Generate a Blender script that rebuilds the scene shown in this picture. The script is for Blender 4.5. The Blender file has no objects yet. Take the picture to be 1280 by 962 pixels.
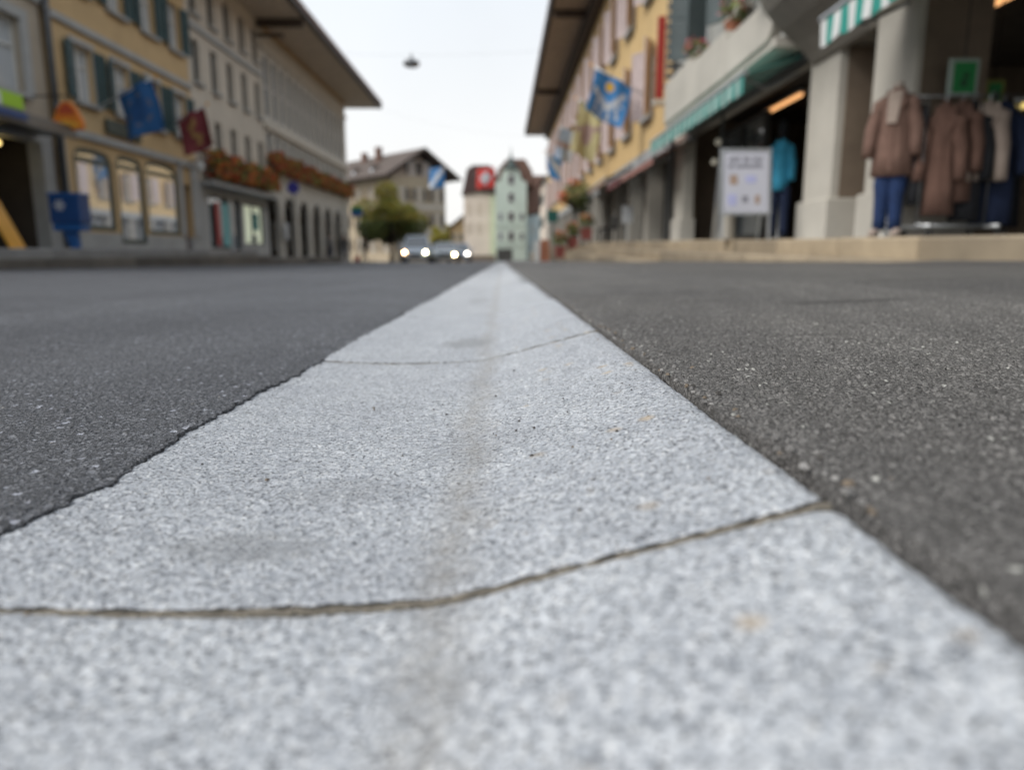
import bpy, bmesh, math, random
import numpy as np
from mathutils import Vector, Matrix, noise

random.seed(7); RNG = np.random.default_rng(11)
SC = bpy.context.scene
COL = SC.collection
R = math.radians

# ------------------------------------------------------------------ camera
cam_d = bpy.data.cameras.new('camera'); cam = bpy.data.objects.new('camera', cam_d); COL.objects.link(cam)
cam_d.sensor_fit = 'HORIZONTAL'; cam_d.sensor_width = 36.0; cam_d.lens = 36.0*900/1280
PITCH = math.atan(165/900); YAW = math.atan(12/900)
cam.location = (0, 0, .16); cam.rotation_euler = (math.pi/2-PITCH, 0, -YAW)
cam_d.clip_start = .01; cam_d.clip_end = 6000
cam_d.dof.use_dof = True; cam_d.dof.focus_distance = .66; cam_d.dof.aperture_fstop = 3.65
SC.camera = cam
# ------------------------------------------------------------------ sky and light
SUN_EL, SUN_AZ = R(46), R(-112)          # azimuth measured from +Y towards +X
w = bpy.data.worlds.new('World'); SC.world = w; w.use_nodes = True
nt = w.node_tree; N = nt.nodes; LK = nt.links; N.clear()
wo = N.new('ShaderNodeOutputWorld'); bg = N.new('ShaderNodeBackground'); bg.inputs[1].default_value = .1
sky = N.new('ShaderNodeTexSky'); sky.sky_type = 'NISHITA'; sky.sun_disc = False
sky.sun_elevation = SUN_EL; sky.sun_rotation = SUN_AZ; sky.air_density = 1.4; sky.dust_density = 4; sky.ozone_density = 1
tc = N.new('ShaderNodeTexCoord'); sp = N.new('ShaderNodeSeparateXYZ'); LK.new(tc.outputs['Generated'], sp.inputs[0])
rp = N.new('ShaderNodeValToRGB'); LK.new(sp.outputs[2], rp.inputs[0])
e = rp.color_ramp.elements; e[0].position = 0.0; e[0].color = (.985, .975, .955, 1); e[1].position = 1; e[1].color = (.84, .90, .99, 1)
m_ = rp.color_ramp.elements.new(.12); m_.color = (.975, .975, .975, 1)
m_ = rp.color_ramp.elements.new(.36); m_.color = (.85, .90, .955, 1)
nz = N.new('ShaderNodeTexNoise'); nz.inputs['Scale'].default_value = 2.6; nz.inputs['Detail'].default_value = 5
LK.new(tc.outputs['Generated'], nz.inputs['Vector'])
mr = N.new('ShaderNodeMapRange'); mr.inputs['From Min'].default_value = .3; mr.inputs['From Max'].default_value = .7
mr.inputs['To Min'].default_value = 6.0; mr.inputs['To Max'].default_value = 6.5; LK.new(nz.outputs[0], mr.inputs[0])
vm = N.new('ShaderNodeVectorMath'); vm.operation = 'SCALE'; LK.new(rp.outputs[0], vm.inputs[0]); LK.new(mr.outputs[0], vm.inputs['Scale'])
mx = N.new('ShaderNodeMix'); mx.data_type = 'RGBA'; mx.inputs[0].default_value = .90
LK.new(sky.outputs[0], mx.inputs[6]); LK.new(vm.outputs[0], mx.inputs[7]); LK.new(mx.outputs[2], bg.inputs[0]); LK.new(bg.outputs[0], wo.inputs[0])
sun_d = bpy.data.lights.new('sun', 'SUN'); sun = bpy.data.objects.new('sun', sun_d); COL.objects.link(sun)
sun_d.energy = 1.5; sun_d.angle = R(38); sun_d.color = (1, .96, .9)
sd = Vector((math.sin(SUN_AZ)*math.cos(SUN_EL), math.cos(SUN_AZ)*math.cos(SUN_EL), math.sin(SUN_EL)))
sun.rotation_euler = sd.to_track_quat('Z', 'Y').to_euler(); sun.location = (0, 0, 40)
SC.view_settings.view_transform = 'Standard'; SC.view_settings.look = 'None'
SC.view_settings.exposure = .8; SC.view_settings.gamma = 1; SC.view_settings.use_curve_mapping = False
SC.render.engine = 'CYCLES'
SC.cycles.use_denoising = True; SC.cycles.max_bounces = 6; SC.cycles.caustics_reflective = False; SC.cycles.caustics_refractive = False
SC.cycles.sample_clamp_direct = 0; SC.cycles.sample_clamp_indirect = 6

# ------------------------------------------------------------------ materials
MATS = {}
def newmat(name):
    m = bpy.data.materials.new(name); m.use_nodes = True
    t = m.node_tree; b = t.nodes['Principled BSDF']; return m, t, b
def nd(t, k, **kw):
    n = t.nodes.new(k)
    for a, v in kw.items():
        if a in n.inputs: n.inputs[a].default_value = v
        else: setattr(n, a, v)
    return n
def mixc(t, fac, a, b, blend='MIX'):
    n = t.nodes.new('ShaderNodeMix'); n.data_type = 'RGBA'; n.blend_type = blend
    for i, v in ((0, fac), (6, a), (7, b)):
        if isinstance(v, bpy.types.NodeSocket): t.links.new(v, n.inputs[i])
        elif i == 0: n.inputs[0].default_value = v
        else: n.inputs[i].default_value = (*v, 1)
    return n.outputs[2]
def rng(t, v, a, b, c=0., d=1.):
    n = t.nodes.new('ShaderNodeMapRange'); n.inputs[1].default_value = a; n.inputs[2].default_value = b
    n.inputs[3].default_value = c; n.inputs[4].default_value = d; t.links.new(v, n.inputs[0]); return n.outputs[0]
def mth(t, op, a, b=0.):
    n = t.nodes.new('ShaderNodeMath'); n.operation = op
    for i, v in ((0, a), (1, b)):
        if isinstance(v, bpy.types.NodeSocket): t.links.new(v, n.inputs[i])
        else: n.inputs[i].default_value = v
    return n.outputs[0]
def tnoise(t, co, scale, detail=4, rough=.55):
    n = nd(t, 'ShaderNodeTexNoise', Scale=scale, Detail=detail, Roughness=rough); t.links.new(co, n.inputs['Vector']); return n.outputs[0]
def tvor(t, co, scale, feature='F1', rand=1.):
    n = nd(t, 'ShaderNodeTexVoronoi', Scale=scale, Randomness=rand); n.feature = feature; t.links.new(co, n.inputs['Vector']); return n
def tc_obj(t): return t.nodes.new('ShaderNodeTexCoord').outputs['Object']

def mat(name, col, rough=.7, var=.18, scale=3., bump=.0, bscale=60., metal=0., spec=.5, dirt=0., rand=0.):
    """a plain surface with uneven tone and fine relief"""
    if name in MATS: return MATS[name]
    m, t, b = newmat(name); co = tc_obj(t)
    n1 = tnoise(t, co, scale, 6, .6)
    f = rng(t, n1, .3, .7, 1-var, 1+var)
    v = t.nodes.new('ShaderNodeVectorMath'); v.operation = 'SCALE'; v.inputs[0].default_value = col; t.links.new(f, v.inputs['Scale'])
    c = v.outputs[0]
    if dirt:
        n2 = tnoise(t, co, scale*.35, 8, .7); c = mixc(t, rng(t, n2, .5, .75, 0, dirt), c, tuple(x*.45 for x in col))
    if rand:
        oi = t.nodes.new('ShaderNodeObjectInfo'); c = mixc(t, 1., c, mixc(t, oi.outputs['Random'], (1-rand,)*3, (1+rand, 1+rand*.95, 1+rand*.85)), 'MULTIPLY')
    t.links.new(c, b.inputs['Base Color'])
    b.inputs['Roughness'].default_value = rough; b.inputs['Metallic'].default_value = metal; b.inputs['Specular IOR Level'].default_value = spec
    if bump:
        bn = nd(t, 'ShaderNodeBump', Strength=bump, Distance=.02); t.links.new(tnoise(t, co, bscale, 5), bn.inputs['Height']); t.links.new(bn.outputs[0], b.inputs['Normal'])
    MATS[name] = m; return m
def emat(name, col, strength):
    if name in MATS: return MATS[name]
    m, t, b = newmat(name); b.inputs['Base Color'].default_value = (*[min(1, c*.8) for c in col], 1)
    b.inputs['Emission Color'].default_value = (*col, 1); b.inputs['Emission Strength'].default_value = strength
    MATS[name] = m; return m

def disp(t, h, scale, mid=0.):
    d = nd(t, 'ShaderNodeDisplacement', Midlevel=mid, Scale=scale); t.links.new(h, d.inputs['Height'])
    t.links.new(d.outputs[0], t.nodes['Material Output'].inputs['Displacement'])

def asphalt(name, binder, stone_lo, stone_hi, vs, amp, light=.06, warm=(1, 1, 1), streaks=()):
    m, t, b = newmat(name); co = tc_obj(t)
    # warp so that stones are irregular
    wn = nd(t, 'ShaderNodeTexNoise', Scale=vs*.7, Detail=2.); t.links.new(co, wn.inputs['Vector'])
    wv = t.nodes.new('ShaderNodeVectorMath'); wv.operation = 'MULTIPLY_ADD'; t.links.new(wn.outputs['Color'], wv.inputs[0])
    wv.inputs[1].default_value = (.7/vs,)*3; t.links.new(co, wv.inputs[2]); cw = wv.outputs[0]
    v1 = tvor(t, cw, vs); v2 = tvor(t, cw, vs*2.4)
    s1 = t.nodes.new('ShaderNodeSeparateColor'); t.links.new(v1.outputs['Color'], s1.inputs[0])
    s2 = t.nodes.new('ShaderNodeSeparateColor'); t.links.new(v2.outputs['Color'], s2.inputs[0])
    tone = mixc(t, mth(t, 'POWER', s1.outputs[0], 1.8), stone_lo, stone_hi)
    tone = mixc(t, rng(t, s1.outputs[1], 1-light, 1-light*.6), tone, tuple(min(.5, x*1.9*k) for x, k in zip(stone_hi, warm)))
    tone2 = mixc(t, s2.outputs[0], tuple(x*.6 for x in stone_lo), tuple(x*1.25 for x in stone_hi))
    big = tnoise(t, co, vs*.12, 4)
    present = rng(t, mth(t, 'ADD', s1.outputs[2], mth(t, 'MULTIPLY', big, .5)), .42, .62)      # some stones sunk in the binder
    face1 = rng(t, v1.outputs['Distance'], .62, .40)
    face2 = rng(t, v2.outputs['Distance'], .60, .42)
    f1 = mth(t, 'MULTIPLY', face1, present)
    c = mixc(t, mth(t, 'MULTIPLY', face2, .75), binder, tone2)
    c = mixc(t, f1, c, tone)
    pat = tnoise(t, co, .9, 8, .65)
    c = mixc(t, 1., c, mixc(t, rng(t, pat, .32, .68), (.76, .76, .78), (1.2, 1.19, 1.17)), 'MULTIPLY')
    mp = t.nodes.new('ShaderNodeMapping'); mp.inputs['Scale'].default_value = (1.1, .10, 1.); t.links.new(co, mp.inputs[0]); trk = tnoise(t, mp.outputs[0], 1.6, 5, .6)
    c = mixc(t, 1., c, mixc(t, rng(t, trk, .34, .66), (.80, .80, .81), (1.17, 1.17, 1.16)), 'MULTIPLY')
    fine = tnoise(t, co, vs*5, 3)
    c = mixc(t, 1., c, mixc(t, rng(t, fine, .25, .75), (.72, .72, .72), (1.28, 1.28, 1.28)), 'MULTIPLY')
    sxyz = t.nodes.new('ShaderNodeSeparateXYZ'); t.links.new(co, sxyz.inputs[0])
    for (cx, cy, rx, ry, k) in streaks:                    # worn tar patches with a shape of their own
        ex = mth(t, 'DIVIDE', mth(t, 'SUBTRACT', sxyz.outputs[0], cx), rx); ey = mth(t, 'DIVIDE', mth(t, 'SUBTRACT', sxyz.outputs[1], cy), ry)
        q = mth(t, 'ADD', mth(t, 'MULTIPLY', ex, ex), mth(t, 'MULTIPLY', ey, ey))
        q = mth(t, 'ADD', q, mth(t, 'MULTIPLY', mth(t, 'SUBTRACT', tnoise(t, co, 6., 6), .5), 2.2))
        c = mixc(t, rng(t, q, 1.15, .55, 0, k), c, binder)
    t.links.new(c, b.inputs['Base Color']); b.inputs['Roughness'].default_value = .60; b.inputs['Specular IOR Level'].default_value = .5
    h1 = mth(t, 'MULTIPLY', f1, mth(t, 'ADD', .6, mth(t, 'MULTIPLY', s1.outputs[0], .6)))
    h = mth(t, 'ADD', h1, mth(t, 'MULTIPLY', face2, .38)); h = mth(t, 'ADD', h, mth(t, 'MULTIPLY', fine, .30))
    h = mth(t, 'ADD', h, mth(t, 'MULTIPLY', big, 1.0))
    disp(t, h, amp, .9); m.displacement_method = 'BOTH'
    MATS[name] = m; return m

def granite(name):
    m, t, b = newmat(name); co = tc_obj(t)
    sxyz = t.nodes.new('ShaderNodeSeparateXYZ'); t.links.new(co, sxyz.inputs[0])
    g1 = tvor(t, co, 330.); g2 = tvor(t, co, 620.); s1 = t.nodes.new('ShaderNodeSeparateColor'); t.links.new(g1.outputs['Color'], s1.inputs[0])
    s2 = t.nodes.new('ShaderNodeSeparateColor'); t.links.new(g2.outputs['Color'], s2.inputs[0])
    c = mixc(t, s1.outputs[0], (.35, .375, .412), (.585, .61, .648))
    c = mixc(t, rng(t, s2.outputs[0], .74, .86), c, (.10, .107, .12))
    c = mixc(t, rng(t, s2.outputs[1], .86, .93), c, (.68, .69, .70))
    med = tnoise(t, co, 135., 6, .62); c = mixc(t, 1., c, mixc(t, rng(t, med, .32, .68), (.68, .695, .72), (1.2, 1.2, 1.195)), 'MULTIPLY')
    big = tnoise(t, co, 9., 6, .6); c = mixc(t, 1., c, mixc(t, rng(t, big, .3, .7), (.86, .865, .88), (1.08, 1.08, 1.07)), 'MULTIPLY')
    oi = t.nodes.new('ShaderNodeObjectInfo'); c = mixc(t, 1., c, mixc(t, oi.outputs['Random'], (.9, .9, .9), (1.06, 1.055, 1.04)), 'MULTIPLY')
    # rust freckles
    fr = tvor(t, co, 34.); fs = t.nodes.new('ShaderNodeSeparateColor'); t.links.new(fr.outputs['Color'], fs.inputs[0])
    fk = mth(t, 'MULTIPLY', rng(t, fr.outputs['Distance'], .30, .08), rng(t, fs.outputs[0], .66, .74))
    fk = mth(t, 'MULTIPLY', fk, rng(t, sxyz.outputs[0], -.02, .06))
    c = mixc(t, mth(t, 'MULTIPLY', fk, .6), c, (.48, .34, .17))
    dk = mth(t, 'MULTIPLY', rng(t, fr.outputs['Distance'], .22, .06), rng(t, fs.outputs[1], .88, .93)); c = mixc(t, mth(t, 'MULTIPLY', dk, .55), c, (.12, .115, .11))
    # dirt drawn along the channel line by running water
    wob = mth(t, 'MULTIPLY', mth(t, 'SUBTRACT', tnoise(t, co, 5., 5), .5), .06)
    dx = mth(t, 'ABSOLUTE', mth(t, 'ADD', mth(t, 'ADD', sxyz.outputs[0], .028), wob))
    line = mth(t, 'MULTIPLY', rng(t, dx, .026, .0), rng(t, tnoise(t, co, 38., 6, .7), .32, .66, .16, .60)); c = mixc(t, line, c, (.22, .20, .17))
    # grey oily spots
    for (cx, cy, rx, ry, k) in ((-.068, 1.43, .055, .10, .62), (-.155, .40, .05, .024, .42), (-.115, .50, .045, .04, .20), (-.02, .60, .06, .05, .15), (-.10, 3.0, .05, .3, .35)):
        ex = mth(t, 'DIVIDE', mth(t, 'SUBTRACT', sxyz.outputs[0], cx), rx); ey = mth(t, 'DIVIDE', mth(t, 'SUBTRACT', sxyz.outputs[1], cy), ry)
        q = mth(t, 'ADD', mth(t, 'MULTIPLY', ex, ex), mth(t, 'MULTIPLY', ey, ey)); q = mth(t, 'ADD', q, mth(t, 'MULTIPLY', mth(t, 'SUBTRACT', tnoise(t, co, 55., 6), .5), 2.6))
        c = mixc(t, rng(t, q, 1.1, .35, 0, k), c, (.16, .165, .17))
    t.links.new(c, b.inputs['Base Color'])
    b.inputs['Roughness'].default_value = .35; b.inputs['Specular IOR Level'].default_value = .9
    h = mth(t, 'ADD', mth(t, 'MULTIPLY', tnoise(t, co, 210., 5, .62), 1.), mth(t, 'MULTIPLY', med, 1.1))
    h = mth(t, 'ADD', h, mth(t, 'MULTIPLY', tnoise(t, co, 16., 3), 1.6)); h = mth(t, 'ADD', h, mth(t, 'MULTIPLY', s1.outputs[0], .12))
    disp(t, h, .0021, 1.9); m.displacement_method = 'BOTH'
    MATS[name] = m; return m

def glass_mat(name, col, rough=.06, mirror=.45):
    if name in MATS: return MATS[name]
    m, t, b = newmat(name); co = tc_obj(t)
    b.inputs['Base Color'].default_value = (*col, 1); b.inputs['Roughness'].default_value = rough; b.inputs['IOR'].default_value = 1.5
    b.inputs['Specular IOR Level'].default_value = .5 + mirror
    b.inputs['Coat Weight'].default_value = mirror; b.inputs['Coat Roughness'].default_value = .03; b.inputs['Coat IOR'].default_value = 1.8
    bn = nd(t, 'ShaderNodeBump', Strength=.04, Distance=.02); t.links.new(tnoise(t, co, 1.6, 2), bn.inputs['Height']); t.links.new(bn.outputs[0], b.inputs['Normal'])
    MATS[name] = m; return m

M_road = asphalt('road_asphalt', (.034, .036, .041), (.048, .052, .060), (.175, .184, .205), 145., .0017, .08, (1, 1, 1.03))
M_walk = asphalt('footway_asphalt', (.066, .063, .059), (.110, .106, .101), (.285, .276, .263), 215., .0022, .018, (1, .98, .92), streaks=(((.72, 1.53, .14, .045, .85), (.50, 1.72, .07, .03, .6), (1.35, 2.3, .3, .07, .4), (.42, .95, .05, .02, .5))))
M_gran = granite('gutter_granite')
M_mortar = mat('mortar', (.225, .20, .16), .95, .3, 60., .6, 220.)
M_earth_shade = mat('dirt_and_joint_shade', (.035, .031, .026), .95, .35, 40., .6, 160.)  # real dirt in the gutter bed; painted shade in the joint strips
M_ground = mat('far_ground', (.10, .10, .095), .9, .2, .2)
M_step = mat('step_sandstone', (.33, .27, .19), .85, .2, 2.2, .4, 50., dirt=.6, rand=.22)
M_pave = mat('pavement_concrete', (.27, .265, .25), .85, .12, 1.5, .3, 60., dirt=.25)
M_pavel = mat('left_pavement', (.26, .265, .27), .85, .15, 1.5, .3, 60., dirt=.45, rand=.2)
M_stepl = mat('left_step_stone', (.14, .13, .115), .85, .2, 2., .3, 50., dirt=.5, rand=.3)
M_ylwl = mat('ochre_stucco', (.52, .375, .20), .9, .08, 1.2, .15, 90., dirt=.12)
M_ylwr = mat('yellow_stucco', (.64, .455, .215), .9, .08, 1.2, .15, 90., dirt=.12)
M_l1 = mat('greige_stucco', (.40, .35, .28), .9, .09, 1.2, .15, 90., dirt=.15)
M_l3 = mat('cream_stucco', (.53, .485, .415), .9, .08, 1., .15, 90., dirt=.15)
M_l4 = mat('grey_render', (.50, .48, .43), .9, .08, 1., .15, 90., dirt=.15)
M_stone = mat('pale_ashlar', (.36, .37, .37), .85, .12, 1.5, .3, 60., dirt=.2)
M_conc = mat('pale_concrete', (.52, .495, .44), .88, .12, 1.3, .3, 45., dirt=.3)
M_greyw = mat('grey_green_render', (.40, .41, .39), .9, .1, 1.1, .2, 60., dirt=.2)
M_brown = mat('brown_wall', (.20, .155, .115), .85, .2, 2., .2, 50.)
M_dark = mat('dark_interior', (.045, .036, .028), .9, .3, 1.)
M_soff_l = mat('soffit_boards', (.58, .49, .39), .85, .15, 2.5, .2, 40.)
M_soff_r = mat('soffit_brown_boards', (.40, .315, .25), .85, .2, 2.5, .2, 40.)
M_timber = mat('dark_timber', (.075, .055, .042), .8, .25, 4., .3, 40.)
M_tile = mat('roof_tile', (.17, .095, .07), .85, .3, 3., .4, 20., dirt=.3)
M_tilegrey = mat('brown_roof_tile', (.092, .070, .058), .85, .25, 1.5, .3, 12., dirt=.3)
M_pipe = mat('zinc_pipe', (.10, .105, .11), .5, .15, 3., metal=.6)
M_frame_w = mat('white_window_frame', (.62, .62, .60), .5, .05)
M_frame_g = mat('green_frame', (.025, .045, .038), .45, .15)
M_frame_d = mat('dark_frame', (.06, .058, .055), .5, .15)
M_shut_g = mat('green_shutter', (.012, .048, .055), .6, .15, 4.)
M_shut_m = mat('mauve_shutter', (.52, .43, .42), .65, .1, 4.)
M_shut_b = mat('blue_grey_shutter', (.075, .10, .105), .6, .15, 4.)
M_pane = glass_mat('window_pane', (.10, .12, .135), .08, .45)
M_panec = glass_mat('curtained_pane', (.46, .50, .54), .12, .3)
M_panem = glass_mat('shop_pane', (.66, .70, .76), .03, 1.0); M_panem.node_tree.nodes['Principled BSDF'].inputs['Metallic'].default_value = .6
M_paneb = glass_mat('blue_pane', (.11, .155, .20), .10, .4)
M_pdark = mat('dark_pane', (.04, .045, .05), .35, .1, spec=.25)  # evenly dark window glass with weak reflection
M_dconc = mat('shade_dark_concrete', (.21, .195, .17), .9, .2, 1.5, .3, 45., dirt=.4)  # darker concrete for the corbel, its underside shade put into the colour
M_teal = mat('teal_awning_cloth', (.025, .29, .24), .75, .08, 5.)
M_white = mat('white_awning_cloth', (.66, .68, .67), .75, .06, 5.)
M_pink = mat('salmon_awning_cloth', (.38, .185, .155), .8, .1, 5.)
M_maroon = mat('maroon_awning_cloth', (.14, .045, .045), .8, .1, 5.)
M_tan = mat('tan_awning_cloth', (.32, .225, .17), .8, .1, 5.)
M_alu = mat('aluminium', (.55, .57, .58), .35, .06, 5., metal=.8)
M_metal = mat('grey_metal', (.18, .185, .19), .4, .1, 5., metal=.7)
M_black = mat('black_paint', (.015, .015, .016), .45, .1)
M_rub = mat('rubber', (.018, .018, .019), .8, .1)
M_red = mat('red_paint', (.33, .025, .025), .5, .1)
M_orange = mat('orange_paint', (.72, .21, .02), .5, .12, 6.)
M_oyel = mat('yellow_orange_paint', (.75, .37, .04), .5, .1)
M_ored = mat('red_orange_paint', (.50, .075, .025), .5, .1)
M_blue = mat('blue_enamel', (.010, .055, .19), .4, .1)
M_lblue = mat('light_blue_enamel', (.012, .10, .32), .4, .1)
M_paper = mat('white_board', (.52, .53, .60), .6, .05)
M_print = mat('print_grey', (.22, .22, .26), .7, .1)
M_printb = mat('print_brown', (.36, .26, .20), .7, .1)
M_printl = mat('print_lilac', (.42, .44, .68), .7, .1)
M_signg = mat('green_sign', (.012, .24, .06), .5, .08)
M_signgd = mat('dark_green_sign_mark', (.008, .09, .03), .5, .08)
M_framepale = mat('pale_sign_frame', (.34, .42, .38), .5, .05)  # plain pale frame colour, not emissive
M_tube = emat('warm_tube_light', (1., .50, .20), .75)
M_tube2 = emat('yellow_strip_light', (.95, .72, .25), .6)
M_coat = mat('brown_wool', (.18, .108, .085), .95, .18, 9., .2, 120.)
M_coat2 = mat('russet_wool', (.135, .075, .057), .95, .18, 9., .2, 120.)
M_jeans = mat('blue_denim', (.010, .030, .10), .9, .2, 12.)
M_navy = mat('navy_cloth', (.012, .022, .06), .9, .2, 12.)
M_blackc = mat('black_cloth', (.010, .011, .015), .9, .2, 9.)
M_beige = mat('beige_knit', (.34, .275, .235), .95, .12, 9.)
M_turq = mat('turquoise_jacket', (.05, .36, .56), .8, .18, 8.)
M_skinm = mat('mannequin_plastic', (.42, .36, .31), .5, .05)
M_skin = mat('skin', (.42, .26, .19), .6, .08)
M_hair = mat('dark_hair', (.03, .02, .015), .7, .2)
M_bark = mat('bark', (.07, .05, .035), .9, .3, 8., .5, 40.)
M_terra = mat('terracotta', (.34, .14, .08), .85, .15)
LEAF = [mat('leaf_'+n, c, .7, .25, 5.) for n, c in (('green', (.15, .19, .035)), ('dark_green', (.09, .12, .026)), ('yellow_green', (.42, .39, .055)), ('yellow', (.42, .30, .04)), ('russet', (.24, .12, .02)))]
FLOW = [mat('petal_'+n, c, .7, .2, 5.) for n, c in (('red', (.36, .05, .015)), ('orange', (.46, .13, .02)), ('dark_red', (.24, .04, .018)), ('bright_orange', (.62, .11, .02)))]
M_pinkfl = mat('petal_pink', (.50, .10, .12), .7, .2, 5.)

# ------------------------------------------------------------------ mesh helpers
class MB:
    def __init__(s): s.v = []; s.f = []; s.mi = []; s.cur = 0
    def face(s, idx): s.f.append(tuple(idx)); s.mi.append(s.cur)
    def hexa(s, p):                       # p: 4 bottom, 4 top, same winding
        n = len(s.v); s.v += [tuple(q) for q in p]
        for q in ((3, 2, 1, 0), (4, 5, 6, 7), (0, 1, 5, 4), (1, 2, 6, 5), (2, 3, 7, 6), (3, 0, 4, 7)): s.face([n+i for i in q])
        return s
    def box(s, x0, x1, y0, y1, z0, z1):
        return s.hexa([(x0, y0, z0), (x1, y0, z0), (x1, y1, z0), (x0, y1, z0), (x0, y0, z1), (x1, y0, z1), (x1, y1, z1), (x0, y1, z1)])
    def quad(s, a, b, c, d):
        n = len(s.v); s.v += [tuple(a), tuple(b), tuple(c), tuple(d)]; s.face((n, n+1, n+2, n+3)); return s
    def prism(s, pts, off):               # polygon extruded by vector
        n = len(s.v); k = len(pts); o = Vector(off)
        s.v += [tuple(p) for p in pts] + [tuple(Vector(p)+o) for p in pts]
        s.face(range(n+k-1, n-1, -1)); s.face(range(n+k, n+2*k))
        for i in range(k): j = (i+1) % k; s.face((n+i, n+j, n+k+j, n+k+i))
        return s
    def loft(s, rings, cap=True):
        n = len(s.v); k = len(rings[0])
        for r in rings: s.v += [tuple(p) for p in r]
        for a in range(len(rings)-1):
            for i in range(k):
                j = (i+1) % k; s.face((n+a*k+i, n+a*k+j, n+(a+1)*k+j, n+(a+1)*k+i))
        if cap: s.face(range(n+k-1, n-1, -1)); s.face(range(n+(len(rings)-1)*k, n+len(rings)*k))
        return s
    def tube(s, path, r, seg=8):
        path = [Vector(p) for p in path]; rs = r if isinstance(r, (list, tuple)) else [r]*len(path); rings = []
        for i, p in enumerate(path):
            d = (path[min(i+1, len(path)-1)]-path[max(i-1, 0)]).normalized()
            a = d.orthogonal().normalized() if abs(d.z) > .9 else d.cross(Vector((0, 0, 1))).normalized()
            if i and a.dot(pa) < 0: a = -a
            pa = a; b = d.cross(a)
            rings.append([p + rs[i]*(math.cos(t)*a+math.sin(t)*b) for t in [2*math.pi*q/seg for q in range(seg)]])
        return s.loft(rings)
    def lathe(s, prof, c=(0, 0, 0), seg=14, axis='z'):
        rings = []
        for r, h in prof:
            ring = []
            for q in range(seg):
                t = 2*math.pi*q/seg; a, b = r*math.cos(t), r*math.sin(t)
                ring.append((c[0]+a, c[1]+b, c[2]+h) if axis == 'z' else (c[0]+h, c[1]+a, c[2]+b) if axis == 'x' else (c[0]+a, c[1]+h, c[2]+b))
            rings.append(ring)
        return s.loft(rings)
    def mesh(s, name, mats, smooth=False, fix=True):
        me = bpy.data.meshes.new(name); me.from_pydata(s.v, [], s.f)
        for m in (mats if isinstance(mats, (list, tuple)) else [mats]): me.materials.append(m)
        if any(s.mi): me.polygons.foreach_set('material_index', s.mi)
        if fix:
            bm = bmesh.new(); bm.from_mesh(me); bmesh.ops.recalc_face_normals(bm, faces=bm.faces); bm.to_mesh(me); bm.free()
        if smooth: me.polygons.foreach_set('use_smooth', [True]*len(me.polygons))
        return me
    def build(s, name, mats, parent=None, smooth=False, fix=True, bev=0):
        o = link(name, s.mesh(name, mats, smooth, fix), parent)
        if bev:
            b = o.modifiers.new('bevel', 'BEVEL'); b.width = bev; b.segments = 2; b.limit_method = 'ANGLE'
        return o
def link(name, data, parent=None):
    o = bpy.data.objects.new(name, data); COL.objects.link(o)
    if parent: o.parent = parent
    return o
def tag(o, label=None, cat=None, group=None, kind=None):
    for k, v in (('label', label), ('category', cat), ('group', group), ('kind', kind)):
        if v: o[k] = v
    return o
def thing(name, label, cat, loc=(0, 0, 0), rz=0., group=None):
    o = link(name, None); o.location = loc; o.rotation_euler = (0, 0, rz); o.empty_display_size = .2
    return tag(o, label, cat, group)
def tree_copy(o, parent=None):
    c = o.copy(); COL.objects.link(c); c.parent = parent
    for ch in list(o.children): tree_copy(ch, c)
    return c

# ------------------------------------------------------------------ ground levels
def gutter_prof(x):                        # cross-section of the dished gutter stones
    a = -.0045*math.sin((x+.29)/.26*math.pi) if -.29 < x < -.03 else 0.
    return a + .27*.0065*math.log(1+math.exp((x+.030)/.0065))
def cross(X):
    if X <= -.29: return .0025 + .00*(X+.29)
    if X >= .155: return .052 + (X-.155)*.038 if X < 3 else .160
    return gutter_prof(X)
def gz(X, Y): return cross(X) - .01*min(Y, 150.)
def terr(Y): return .21 + .0125*min(Y, 24.)          # right-hand terrace
T_L = .25                                             # left-hand terrace

def grid_mesh(name, xs_fn, ncol, ys, zfn, material, skirt_cols=(), skirt=.03):
    """rows along Y; xs_fn(y) gives the x of every column; columns in skirt_cols drop a skirt"""
    ys = np.asarray(ys); V = np.zeros((len(ys), ncol, 3), np.float32)
    for i, y in enumerate(ys):
        x = xs_fn(y); V[i, :, 0] = x; V[i, :, 1] = y; V[i, :, 2] = zfn(x, y)
    nr = len(ys)
    if 0 in skirt_cols: s = V[:, :1].copy(); s[..., 2] -= skirt; V = np.concatenate([s, V], 1)
    if -1 in skirt_cols: s = V[:, -1:].copy(); s[..., 2] -= skirt; V = np.concatenate([V, s], 1)
    nc = V.shape[1]
    idx = np.arange(nr*nc).reshape(nr, nc)
    F = np.stack([idx[:-1, :-1], idx[:-1, 1:], idx[1:, 1:], idx[1:, :-1]], -1).reshape(-1, 4)
    me = bpy.data.meshes.new(name); me.vertices.add(nr*nc); me.vertices.foreach_set('co', V.reshape(-1))
    me.loops.add(F.size); me.loops.foreach_set('vertex_index', F.reshape(-1).astype(np.int32))
    me.polygons.add(len(F)); me.polygons.foreach_set('loop_start', np.arange(0, F.size, 4, dtype=np.int32))
    me.polygons.foreach_set('use_smooth', np.ones(len(F), bool))
    me.update(calc_edges=True); me.materials.append(material); return me
def spaced(parts):
    out = []
    for a, b, st in parts: out += list(np.arange(a, b-1e-9, st))
    out.append(parts[-1][1]); return np.array(out)
def wobble(y, sc, seed): return noise.noise(Vector((y*sc, seed, 3.7)))

ys = spaced([(-2., .1, .1), (.1, .34, .008), (.34, 1.3, .0032), (1.3, 2.3, .006), (2.3, 4., .05), (4, 12, .4), (12, 140, 4)])
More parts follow.
